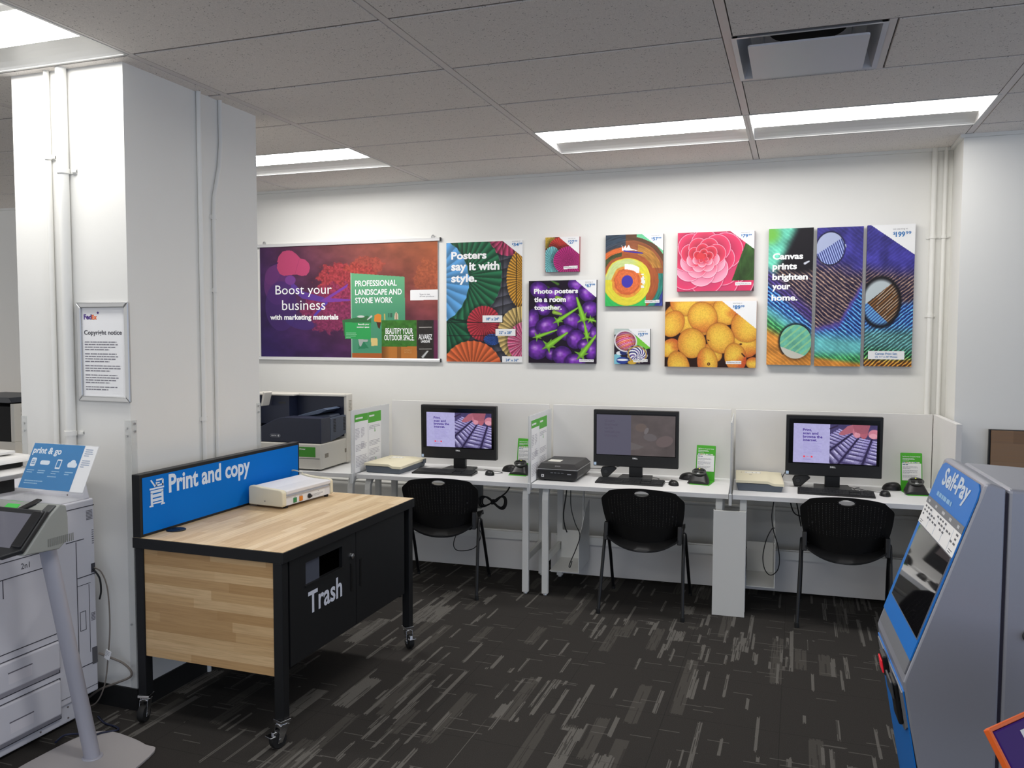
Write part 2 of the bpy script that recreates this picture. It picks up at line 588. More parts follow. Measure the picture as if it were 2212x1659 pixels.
class Art:
    """a picture on a w x h metre sheet; X, Y run over the design's own units (Y down)"""
    def __init__(self, w, h, x0, x1, y0, y1, res=330.0, base=(255, 255, 255)):
        self.w, self.h = w, h
        self.nx, self.ny = max(8, int(w*res)), max(8, int(h*res))
        gx = (np.arange(self.nx)+0.5)/self.nx; gy = (np.arange(self.ny)+0.5)/self.ny
        self.X, self.Y = np.meshgrid(x0+(x1-x0)*gx, y0+(y1-y0)*gy)
        self.px = (x1-x0)/self.nx
        self.im = np.zeros((self.ny, self.nx, 3)) + np.array(base, float)
    def over(self, m, col):
        m = np.clip(m, 0, 1)[..., None]
        self.im = self.im*(1-m) + np.asarray(col, float)*m
    def edge(self, d):
        """coverage from a signed distance in design units (negative inside)"""
        return np.clip(0.5 - d/self.px, 0, 1)
    def ell(self, cx, cy, rx, ry, rot=0.0):
        c, s = math.cos(rot), math.sin(rot)
        dx, dy = self.X-cx, self.Y-cy
        a, b = (dx*c+dy*s)/rx, (-dx*s+dy*c)/ry
        return np.sqrt(a*a+b*b), a, b
    def disc(self, cx, cy, rx, ry, col, rot=0.0, amt=1.0):
        d, a, b = self.ell(cx, cy, rx, ry, rot)
        self.over(self.edge((d-1)*min(rx, ry))*amt, col)
    def inside(self, pts):
        r = np.zeros_like(self.X, bool)
        n = len(pts)
        for i in range(n):
            (xa, ya), (xb, yb) = pts[i], pts[(i+1) % n]
            if ya == yb:
                continue
            c = ((ya > self.Y) != (yb > self.Y)) & (self.X < (xb-xa)*(self.Y-ya)/(yb-ya)+xa)
            r ^= c
        return r
    def poly(self, pts, col, amt=1.0):
        self.over(self.inside(pts)*amt, col)
    def line(self, x0, y0, x1, y1, w, col, amt=1.0):
        dx, dy = x1-x0, y1-y0
        L = math.hypot(dx, dy)
        t = np.clip(((self.X-x0)*dx+(self.Y-y0)*dy)/(L*L), 0, 1)
        d = np.hypot(self.X-x0-t*dx, self.Y-y0-t*dy)
        self.over(self.edge(d-w/2)*amt, col)
    def stem(self, x0, y0, w0, x1, y1, w1, col):
        dx, dy = x1-x0, y1-y0
        L = math.hypot(dx, dy)
        t = np.clip(((self.X-x0)*dx+(self.Y-y0)*dy)/(L*L), 0, 1)
        d = np.hypot(self.X-x0-t*dx, self.Y-y0-t*dy)
        w = (w0+(w1-w0)*t)/2
        sh = 0.75 + 0.35*np.clip(1-d/w, 0, 1)
        self.over(self.edge(d-w), np.array(col)*sh[..., None])
    def fan(self, cx, cy, rx, ry, col, n, ph=0.0, deep=0.38, lo=0.0, hi=1.0, col2=None):
        d, a, b = self.ell(cx, cy, rx, ry)
        ang = np.arctan2(b, a)/(2*math.pi)
        t = (ang*n+ph+0.12*vnoise(d*3, ang*n*0.5, n)) % 1.0
        sh = 1.08 - deep*sst(0.0, 0.85, t) + 0.25*(t > 0.9)
        c = np.array(col, float)*sh[..., None]
        if col2 is not None:
            k = ((np.floor(ang*n+ph) % 2) > 0)[..., None]
            c = np.where(k, np.array(col2, float)*sh[..., None], c)
        c = c*(0.82+0.18*np.clip(d, 0, 1))[..., None]
        scal = 0.02*np.abs(np.sin((ang*n+ph)*math.pi))
        m = self.edge((d-1+scal)*min(rx, ry))*(d > lo)
        sh2 = np.clip(1-(d-1)*min(rx, ry)/(self.px*9), 0, 1)*(d > 1)
        self.over(0.4*sh2, (10, 10, 16))
        self.over(m, np.clip(c, 0, 255))
    def corner(self, xa, xb, y0, y1):
        """the white price corner: cut from (xa, y0) to (xb, y1) at the top right"""
        self.poly([(xa, y0-9999*0-1), (xb+1, y0-1), (xb+1, y1)], (244, 244, 244))
    def build(self, name, fr, parent, emit=0.0, gain=0.94, rough=0.5):
        """fr: frame with its origin at the sheet's top left corner, r right, u up"""
        nx, ny = self.nx, self.ny
        gx, gy = np.meshgrid(np.linspace(0, self.w, nx+1), np.linspace(0, -self.h, ny+1))
        o, r, u = np.array(fr.o), np.array(fr.r), np.array(fr.u)
        co = o + gx[..., None]*r + gy[..., None]*u
        idx = np.arange((nx+1)*(ny+1)).reshape(ny+1, nx+1)
        q = np.stack([idx[1:, :-1], idx[1:, 1:], idx[:-1, 1:], idx[:-1, :-1]], -1).reshape(-1)
        me = bpy.data.meshes.new(name)
        nq = nx*ny
        me.vertices.add(co.shape[0]*co.shape[1])
        me.vertices.foreach_set('co', co.reshape(-1).astype(np.float32))
        me.loops.add(nq*4)
        me.loops.foreach_set('vertex_index', q.astype(np.int32))
        me.polygons.add(nq)
        me.polygons.foreach_set('loop_start', np.arange(0, nq*4, 4, dtype=np.int32))
        me.update(calc_edges=True)
        # colours are per face corner so each cell of the print keeps one ink
        c = lin(np.clip(self.im, 0, 255))
        if emit == 0:
            lum = c.mean(-1, keepdims=True)
            c = np.clip((lum+(c-lum)*0.92)*gain, 0, 0.86)
        c4 = np.ones((ny, nx, 4, 4), np.float32)
        c4[..., :3] = c[:, :, None, :]
        at = me.color_attributes.new('ink', 'FLOAT_COLOR', 'CORNER')
        at.data.foreach_set('color', c4.reshape(-1))
        ob = bpy.data.objects.new(name, me)
        COL.objects.link(ob)
        me.materials.append(art_material('screen_light' if emit else 'print_ink', emit, rough))
        ob.parent = parent
        return ob

# ---- the designs ------------------------------------------------------------
def art_fans_poster(w, h):
    A = Art(w, h, 66, 872, 206, 1478, base=(72, 72, 82))
    st = ((A.X*0.25+A.Y) % 95)/95
    A.im *= (0.62+0.75*st)[..., None]
    A.fan(735, 120, 250, 245, (214, 66, 118), 26, 0.2, 0.5)
    A.fan(960, 600, 252, 360, (236, 168, 36), 64, 0.1, 0.6, )
    A.fan(60, 1010, 300, 430, (28, 112, 74), 22, 0.3, 0.5)
    A.fan(250, 560, 416, 470, (34, 122, 80), 34, 0.4, 0.5)
    A.fan(-120, 610, 438, 480, (86, 164, 226), 26, 0.35, 0.30)
    A.fan(470, 1070, 182, 190, (206, 46, 66), 30, 0.1, 0.45)
    A.fan(560, 1240, 90, 60, (34, 84, 170), 20, 0.1, 0.4)
    A.fan(870, 1180, 255, 290, (222, 190, 112), 34, 0.6, 0.45)
    A.fan(905, 1265, 185, 215, (222, 72, 128), 36, 0.1, 0.45, col2=(240, 130, 170))
    A.fan(345, 1580, 330, 330, (232, 104, 44), 30, 0.2, 0.36)
    for q in ((672, 206, 672, 1058), (66, 1058, 672, 1058), (812, 206, 812, 1200), (66, 1200, 812, 1200)):
        A.line(*q, 7, (20, 20, 24))
    for x0, x1, y0, y1 in ((458, 668, 985, 1056), (595, 806, 1128, 1197), (668, 872, 1416, 1478)):
        A.poly([(x0, y0), (x1, y0), (x1, y1), (x0, y1)], (240, 240, 240))
    A.corner(668, 872, 206, 376)
    return A

def art_fans_small(w, h):
    A = Art(w, h, 1113, 1472, 155, 523, base=(210, 48, 40))
    A.fan(1155, 210, 80, 70, (240, 200, 60), 24, 0.1, 0.4)
    A.fan(1270, 260, 120, 100, (222, 60, 50), 26, 0.2, 0.35)
    A.fan(1310, 520, 170, 90, (206, 40, 44), 24, 0.5, 0.35)
    A.fan(1185, 405, 98, 155, (126, 216, 222), 30, 0.1, 0.5)
    A.fan(1365, 405, 168, 150, (196, 28, 128), 40, 0.3, 0.42)
    A.poly([(1308, 465), (1457, 460), (1457, 492), (1308, 495)], (240, 240, 240))
    A.corner(1255, 1472, 155, 342)
    return A

def art_aubergines(w, h):
    A = Art(w, h, 938, 1652, 622, 1480, base=(26, 12, 34))
    leafs = [(1150, 700, 1060, 640), (1250, 660, 1180, 625), (1600, 1000, 1652, 1060)]
    for q in leafs:
        A.stem(q[0], q[1], 30, q[2], q[3], 14, (70, 110, 40))
    E = [(1050, 720, 105, 85, 0.5), (1460, 680, 110, 80, 0.4), (1560, 760, 95, 85, 0.6), (1380, 830, 85, 120, 0.2), (1210, 760, 90, 70, 0.0), (1090, 905, 90, 75, 0.6), (980, 1040, 70, 130, 0.1), (1590, 920, 90, 80, 0.2), (1270, 930, 90, 60, 0.3),
         (1010, 1160, 90, 60, 0.0), (1410, 1040, 100, 85, 0.2), (1550, 1110, 90, 70, 0.4), (1140, 1095, 125, 95, -0.35), (1340, 1165, 105, 80, 0.3), (1630, 1180, 50, 80, 0.0), (1440, 1230, 95, 100, 0.4), (1540, 1290, 80, 60, 0), (1030, 1340, 115, 105, 0.2), (1190, 1390, 70, 60, 0), (1300, 1400, 105, 100, 0.1), (1610, 1350, 55, 110, 0.2), (1440, 1450, 110, 70, 0.0)]
    for i, (cx, cy, rx, ry, ro) in enumerate(E):
        d, a, b = A.ell(cx, cy, rx, ry, ro)
        k = np.clip(1-d, 0, 1)
        c = np.array((60, 14, 104))[None, None] + (np.array((128, 46, 186))-np.array((60, 14, 104)))*sst(0, 0.75, k)[..., None]
        c = c*(0.85+0.3*vnoise(A.X/22, A.Y/22, i))[..., None]
        h1, _, _ = A.ell(cx-rx*0.22, cy-ry*0.18, rx*0.42, ry*0.34, ro)
        c = c + (np.array((226, 190, 246))-c)*(0.8*np.clip(1-h1, 0, 1)*(0.5+0.6*vnoise(A.X/18, A.Y/14, i+9)))[..., None]
        A.over(0.55*np.clip((1.16-d)*6, 0, 1), (14, 4, 20))
        A.over(A.edge((d-1)*min(rx, ry)), c)
    G = (136, 206, 44)
    def cap(x, y, s, ro):
        for k in range(5):
            t = ro+k*1.25
            A.stem(x, y, 34*s, x+62*s*math.cos(t), y+62*s*math.sin(t), 5, (118, 178, 48))
    for x0, y0, x1, y1, s in ((1250, 1040, 1465, 905, 0.9), (1520, 1020, 1450, 805, 1.2), (1030, 1205, 1240, 1135, 0.8), (1150, 1300, 1350, 1165, 1.25), (1560, 1205, 1530, 1060, 0.9), (1500, 1390, 1652, 1190, 1.2), (1590, 1030, 1652, 1045, 0.7)):
        cap(x0, y0, s, math.atan2(y0-y1, x0-x1)-2.4)
        A.stem(x0, y0, 52*s, x1, y1, 17*s, G)
    for x, y in ((1180, 900), (1210, 950), (1240, 800)):
        A.stem(x, y, 44, x+75, y+20, 24, (150, 190, 60))
    A.poly([(1480, 1435), (1630, 1437), (1630, 1462), (1480, 1464)], (240, 240, 240))
    A.corner(1432, 1652, 622, 805)
    return A

def art_rings(w, h):
    A = Art(w, h, 85, 698, 125, 880, base=(110, 62, 34))
    dx, dy = A.X-322, A.Y-620
    r = np.hypot(dx, dy*1.0)
    an = np.arctan2(dy, dx)
    brush = fbm(r/9, an*5, 3, 3)
    rr = r + 26*(fbm(an*2.2+9, r/220, 5, 3)-0.5)
    def ring(a, b, c, mot=0.30):
        A.over(sst(a-3, a+3, rr)*(1-sst(b-3, b+3, rr)), np.array(c, float)[None, None]*(1-mot/2+mot*brush)[..., None])
    ring(245, 330, (166, 84, 38)); ring(330, 430, (150, 84, 48)); ring(430, 700, (98, 66, 44))
    ang = (an+math.pi)/(2*math.pi)
    A.over((rr > 380)*(ang > 0.0)*(A.X < 300)*(A.Y < 330)*0.8, np.array((44, 70, 96))[None, None]*(0.6+0.8*brush)[..., None])
    A.over((rr > 320)*(rr < 372)*(A.X < 300)*(A.Y < 480), np.array((226, 106, 36))[None, None]*(0.8+0.3*brush)[..., None])
    A.over((rr > 280)*(rr < 322)*(A.X < 260)*(A.Y < 500), np.array((74, 84, 50))[None, None]*(0.7+0.5*brush)[..., None])
    A.over((rr > 300)*(rr < 400)*(A.X > 430)*(A.Y < 480), np.array((186, 128, 48))[None, None]*(0.7+0.5*brush)[..., None])
    A.over((rr > 470)*(A.X > 420)*(A.Y < 420), np.array((110, 214, 158))[None, None]*(0.85+0.25*brush)[..., None])
    A.over((rr > 335)*(A.X > 480)*(A.Y > 540), np.array((40, 130, 116))[None, None]*(0.65+0.6*brush)[..., None])
    A.over((rr > 385)*(A.X > 560)*(A.Y > 620), np.array((48, 66, 150))[None, None]*(0.7+0.5*brush)[..., None])
    A.over((rr > 250)*(A.Y > 690)*(A.X < 520), np.array((46, 196, 92))[None, None]*(0.9+0.15*brush)[..., None])
    ring(0, 250, (226, 214, 32), 0.14)
    up_ = (rr < 240)*(A.Y < 600)*(1-sst(-0.3, 0.6, np.cos(an-0.4)))
    A.over(0.8*up_, np.array((198, 222, 168))[None, None]*(0.9+0.15*brush)[..., None])
    ring(0, 168, (228, 150, 40), 0.25); ring(0, 142, (216, 100, 38), 0.34); ring(0, 120, (224, 108, 46), 0.25)
    A.over((rr > 132)*(rr < 190)*(A.X > 292)*(A.X < 450)*(A.Y < 530), (240, 240, 236))
    A.over((rr > 150)*(rr < 196)*(A.X > 470)*(A.Y > 540)*(A.Y < 690)*(vnoise(A.X/14, A.Y/14, 2) > 0.42), (232, 232, 228))
    A.poly([(258, 232), (275, 270), (300, 236), (310, 268), (335, 232), (355, 272), (430, 296), (300, 290), (262, 292)], (244, 244, 244))
    A.line(285, 296, 480, 325, 14, (52, 40, 168))
    A.disc(322, 620, 61, 66, (62, 48, 172))
    A.poly([(512, 822), (668, 818), (668, 847), (512, 849)], (240, 240, 240))
    A.corner(472, 698, 125, 306)
    return A

def art_rose(w, h):
    A = Art(w, h, 843, 1660, 95, 730, base=(44, 92, 40))
    A.im *= (0.35+0.9*fbm(A.X/120, A.Y/160, 4))[..., None]
    A.disc(860, 110, 70, 50, (46, 44, 54)); A.disc(1560, 720, 150, 70, (34, 40, 40))
    rnd = random.Random(5)
    cx, cy = 1120, 372
    rings = [(600, 520, 6, 0.75, (212, 36, 88)), (500, 430, 7, 0.2, (220, 42, 96)), (400, 345, 7, 0.6, (222, 46, 98)), (310, 262, 8, 0.1, (224, 52, 98)), (232, 190, 8, 0.55, (222, 52, 88)), (165, 130, 7, 0.2, (222, 48, 76)), (108, 82, 6, 0.6, (220, 46, 66)), (60, 44, 4, 0.3, (220, 44, 58))]
    for ri, (rx, ry, n, ph, col) in enumerate(rings):
        for k in range(n):
            t = 2*math.pi*(k+ph)/n
            low = math.sin(t) > 0.1
            px_, py_ = cx+rx*0.62*math.cos(t), cy+ry*0.60*math.sin(t)
            a, b = rx*0.48, ry*0.56
            d, u, v = A.ell(px_, py_, a, b, t)
            m = A.edge((d-1)*min(a, b))
            g = np.array(col, float)[None, None]*(0.72+0.36*np.clip(d, 0, 1))[..., None]
            if low:
                g = g + (np.array((238, 96, 150))-g)*(0.55*np.clip(1-d, 0, 1))[..., None]
            if 2 < ri < 7 and low:
                g = g + (np.array((252, 196, 216))-g)*(0.75*np.clip(0.2+u, 0, 1))[..., None]
            outer = u > 0.05
            rim = np.clip(1-np.abs(d-0.985)*min(a, b)/(A.px*1.5), 0, 1)*outer
            g = g + (np.array((255, 216, 230))-g)*rim[..., None]*0.9
            A.over(0.5*np.clip((1.09-d)*9, 0, 1)*outer, (150, 14, 58))
            A.over(m, g)
    A.disc(1095, 350, 46, 34, (218, 48, 62))
    sh = sst(1380, 1600, A.X+0.35*(A.Y-400))
    gm = (sh > 0.62)*(A.Y < 620)
    A.over(gm*0.95, np.array((48, 96, 36))[None, None]*(0.4+0.9*fbm(A.X/60, A.Y/130, 8))[..., None])
    A.poly([(1466, 642), (1634, 638), (1634, 668), (1466, 672)], (240, 240, 240))
    A.corner(1408, 1660, 95, 292)
    return A

def art_peaches(w, h):
    A = Art(w, h, 702, 1690, 838, 1530, base=(40, 16, 8))
    P = [(1050, 1000, 360, 200, 0.3), (1180, 780, 130, 90, 0.2), (920, 850, 165, 140, 0.5), (1370, 940, 150, 150, 0.9), (1560, 1290, 160, 130, 0.6), (1220, 1380, 120, 90, 0.3), (790, 1075, 118, 148, 0.25), (1115, 1005, 165, 152, 0.4), (1590, 1100, 165, 165, 0.2), (760, 1330, 90, 115, 0.7), (1310, 1225, 165, 145, 0.1), (1000, 1280, 158, 155, 0.2), (860, 1520, 160, 118, 0.15), (1475, 1425, 150, 115, 0.95), (1175, 1480, 155, 110, 0.6), (1660, 1480, 60, 70, 0.6)]
    for i, (cx, cy, rx, ry, bl) in enumerate(P):
        d, a, b = A.ell(cx, cy, rx, ry, 0.1*i)
        k = np.clip(1-d*d, 0, 1)
        c = np.array((196, 112, 16))[None, None]+(np.array((250, 202, 52))-np.array((196, 112, 16)))*np.sqrt(k)[..., None]
        n = fbm((A.X+i*97)/70, A.Y/70, i)
        t = 1.9*i
        rd = np.clip((a*math.cos(t)+b*math.sin(t))*1.2+n*0.9-0.35, 0, 1)*bl
        c = c+(np.array((206, 76, 18))-c)*rd[..., None]
        c = c*(0.93+0.14*vnoise(A.X/7, A.Y/7, i))[..., None]
        A.over(0.45*np.clip((1.07-d)*12, 0, 1), (80, 34, 8))
        A.over(A.edge((d-1)*min(rx, ry)), c)
    A.line(1175, 1245, 1190, 1250, 9, (60, 30, 10)); A.line(1190, 1180, 1215, 1300, 5, (210, 140, 30))
    A.line(1545, 1385, 1575, 1415, 14, (60, 30, 16)); A.disc(1190, 1497, 17, 16, (70, 36, 14)); A.disc(1190, 1497, 8, 8, (210, 140, 40)); A.disc(1530, 1285, 14, 10, (90, 50, 20))
    A.poly([(1376, 1464), (1538, 1461), (1538, 1492), (1376, 1494)], (240, 240, 240))
    A.corner(1322, 1690, 838, 1128)
    return A

def art_ornaments(w, h):
    A = Art(w, h, 180, 557, 1127, 1493, base=(34, 24, 40))
    A.over((A.Y < 1190)*0.9, (206, 224, 216))
    A.poly([(400, 1180), (560, 1180), (560, 1330), (440, 1310)], (98, 196, 34))
    A.disc(470, 1280, 90, 50, (120, 206, 50), 0.4)
    A.disc(205, 1450, 60, 60, (120, 196, 214)); A.disc(240, 1380, 40, 20, (230, 236, 240)); A.disc(280, 1370, 40, 30, (28, 44, 110))
    d, a, b = A.ell(300, 1255, 108, 98, 0.3)
    st = np.floor((a*0.8+b*1.1+0.5*a*b)*4.6) % 3
    c = np.where((st == 0)[..., None], np.array((228, 62, 44)), np.where((st == 1)[..., None], np.array((214, 66, 160)), np.array((240, 120, 60))))
    hl = np.abs(((a*0.8+b*1.1+0.5*a*b)*4.6) % 1 - 0.5) < 0.10
    c = np.where(hl[..., None], np.array((236, 206, 214)), c)
    A.over(A.edge((d-1.14)*98), (226, 222, 228))
    A.over(A.edge((d-1)*98), c*(1.05-0.45*np.clip(d, 0, 1)**3)[..., None])
    d, a, b = A.ell(425, 1390, 112, 92, 0.2)
    sw = (np.arctan2(b-0.35, a)*3.2+d*5.0)
    k = np.floor(sw*1.3) % 4
    c = np.where((k == 0)[..., None], np.array((240, 240, 244)), np.where((k == 1)[..., None], np.array((28, 34, 120)), np.where((k == 2)[..., None], np.array((250, 250, 250)), np.array((90, 60, 150)))))
    c = np.where((np.abs(d-0.86) < 0.06)[..., None], np.array((214, 170, 40)), c)
    A.over(A.edge((d-1)*92), c*(1.05-0.35*np.clip(d, 0, 1)**4)[..., None])
    A.disc(270, 1455, 66, 36, (32, 60, 150)); A.disc(270, 1450, 60, 12, (236, 240, 246)); A.disc(370, 1475, 46, 20, (212, 170, 40))
    A.poly([(384, 1446), (536, 1440), (536, 1466), (384, 1470)], (240, 240, 240))
    A.corner(325, 557, 1127, 1320)
    return A

def art_feather(w, h, x0, x1, panel):
    A = Art(w, h, x0, x1, 135, 1512, base=(0, 0, 0))
    X, Y = A.X, A.Y
    left = X < 1030
    wob = 40*(fbm(X/170, Y/170, 2)-0.5)+9*(vnoise(X/22, Y/22, 5)-0.5)
    s = np.where(left, Y-0.80*X, Y+0.78*X) + wob
    per = np.where(left, 41.0, 37.0)
    t = (s/per) % 1.0
    ridge = np.exp(-((t-0.5)/(0.15+0.12*vnoise(X/50, Y/50, 21)))**2)*(0.6+0.6*vnoise(X/26, Y/26, 17))
    bead = 0.75+0.5*vnoise(X/7, Y/7, 3)
    lay = np.clip(fbm(X/90, Y/90, 6)*1.2, 0, 1)[..., None]
    violet = np.array((54, 48, 136.))*(0.65+0.6*lay)+ridge[..., None]*np.array((10, 10, 22.))
    gold = np.array((32, 24, 52.))+ridge[..., None]*np.array((164, 136, 86.))*bead[..., None]
    blue = np.array((18, 44, 112.))+ridge[..., None]*np.array((96, 172, 204.))*bead[..., None]
    aqua = np.array((92, 186, 190.))*(0.75+0.35*lay)+ridge[..., None]*np.array((24, 34, 30.))
    green = np.array((40, 120, 72.))*(0.7+0.5*lay)+ridge[..., None]*np.array((70, 110, 60.))
    amber = np.array((196, 124, 34.))*(0.7+0.5*lay)+ridge[..., None]*np.array((44, 30, 8.))
    def put(m, c):
        m = np.clip(m, 0, 1)[..., None]
        A.im = A.im*(1-m)+c*m
    A.im = violet.copy()
    if panel == 0:
        q = Y-0.95*(X-95)
        A.im = gold.copy()
        put(1-sst(240, 330, np.hypot((X-420)*0.9, Y-300)), np.array((22, 18, 26.)))
        put(sst(440, 620, Y-0.35*(X-200))*(X < 330), gold*0.8)
        up_ = 1-sst(-30, 90, (X-95)*0.95+(Y-160)*0.45-220)
        put(up_*(1-sst(560, 760, Y)), np.array((96, 200, 170.))*(0.7+0.55*lay)+ridge[..., None]*18)
        put((1-sst(0, 120, np.hypot(X-110, Y-190)-30)), np.array((116, 196, 74.)))
        put(sst(640, 720, q+60*(fbm(X/60, Y/60, 9)-0.5)), blue)
        put(sst(470, 600, q)*(1-sst(640, 700, q)), np.array((86, 66, 150.))*(0.6+0.6*ridge[..., None]))
        put(sst(830, 990, Y-0.62*(X-95)), aqua)
        put(sst(950, 1070, Y-0.62*(X-95)), green)
        put(sst(1080, 1200, Y-0.50*(X-95)), amber)
    elif panel == 1:
        put(sst(420, 640, Y+90*(fbm(X/90, Y/90, 1)-0.5)-0.25*(X-800)), gold)
        bound = np.where(X < 820, 1150-0.25*(X-578), 1090-1.75*(X-820)) + 50*(fbm(X/30, Y/30, 8)-0.5)
        put(sst(-20, 30, Y-bound)*(1-sst(-40, -10, Y-bound)*0), blue)
        put(np.exp(-((Y-bound)/34)**2)*0.7, np.array((92, 70, 176.)))
        put(sst(1130, 1290, Y-0.1*(X-800)), aqua)
        put(sst(1340, 1440, Y+30*(fbm(X/40, Y/40, 4)-0.5)), green)
        put(sst(1425, 1480, Y+0.12*(800-X)), amber)
    else:
        put(sst(470, 640, Y-0.12*(X-1070)), gold)
        put(sst(880, 960, Y+0.15*(X-1300)+40*(fbm(X/30, Y/30, 8)-0.5)), blue)
        put(sst(1080, 1220, Y), np.array((120, 204, 206.))*(0.45+0.62*ridge[..., None]))
        put(sst(1290, 1420, Y+0.3*(1300-X)*0.3), green*(0.4+0.8*ridge[..., None]))
        put(sst(1405, 1480, Y), amber*(0.4+0.9*ridge[..., None]))
    def drop(cx, cy, rx, ry, inner, dark=(14, 14, 22)):
        d, a, b = A.ell(cx, cy, rx, ry)
        put(np.clip((1.17-d)*7, 0, 1)*0.9*(0.35+0.65*((-a*0.6-b*0.8) > -0.15) if panel == 0 else np.clip((1.17-d)*7, 0, 1)*0.85), np.array(dark, float))
        put(A.edge((d-1)*rx), inner(d, a, b))
        return d, a, b
    if panel == 1:
        def f(d, a, b):
            tt = ((a*0.95-b*0.42)*6.2) % 1.0
            st = np.exp(-((tt-0.5)/0.27)**2)[..., None]
            c = np.array((40, 48, 116.))+st*np.array((150, 160, 150.))
            return np.where(((b+0.55*a) < -0.18)[..., None], np.array((172, 182, 216.)), c)
        drop(712, 342, 140, 158, f)
        A.stem(862, 310, 12, 868, 335, 6, (206, 220, 240))
    if panel == 2:
        def f(d, a, b):
            tt = ((b+0.72*a)*7.0) % 1.0
            st = np.exp(-((tt-0.5)/0.3)**2)[..., None]
            c = np.array((44, 28, 18.))+st*np.array((118, 84, 44.))
            thin = (np.abs(tt-0.62) < 0.05)[..., None]
            c = np.where(thin & (a > -0.2)[..., None], np.array((222, 214, 196.)), c)
            lo = ((b-0.75*a) > 0.55)[..., None]
            c = np.where(lo, np.array((48, 66, 150.))+st*np.array((60, 130, 90.)), c)
            c = np.where(((b+0.62*a) < -0.42)[..., None], np.array((186, 198, 202.)), c)
            return c
        d, a, b = drop(1225, 885, 192, 236, f)
        put(np.clip(1-np.abs(d-0.99)*7, 0, 1)*0.9, np.array((16, 14, 18.)))
        A.poly([(1114, 1360), (1474, 1360), (1474, 1445), (1114, 1445)], (242, 242, 242))
        A.corner(1108, 1549, 134, 432)
    if panel == 0:
        def f(d, a, b):
            c = np.array((104, 190, 164.))*(0.8+0.4*fbm(a*3+4, b*3+4, 2))[..., None]
            tt = ((a*0.7+b*0.9)*2.6) % 1.0
            c = np.where((np.abs(tt-0.5) < 0.16)[..., None], np.array((140, 206, 150.)), c)
            c = np.where(((b-0.35*a) > 0.62)[..., None], np.array((206, 204, 190.)), c)
            return c
        drop(385, 1275, 158, 172, f)
        A.stem(460, 490, 26, 500, 470, 16, (210, 214, 226))
    A.im = np.clip(A.im, 0, 255)
    return A

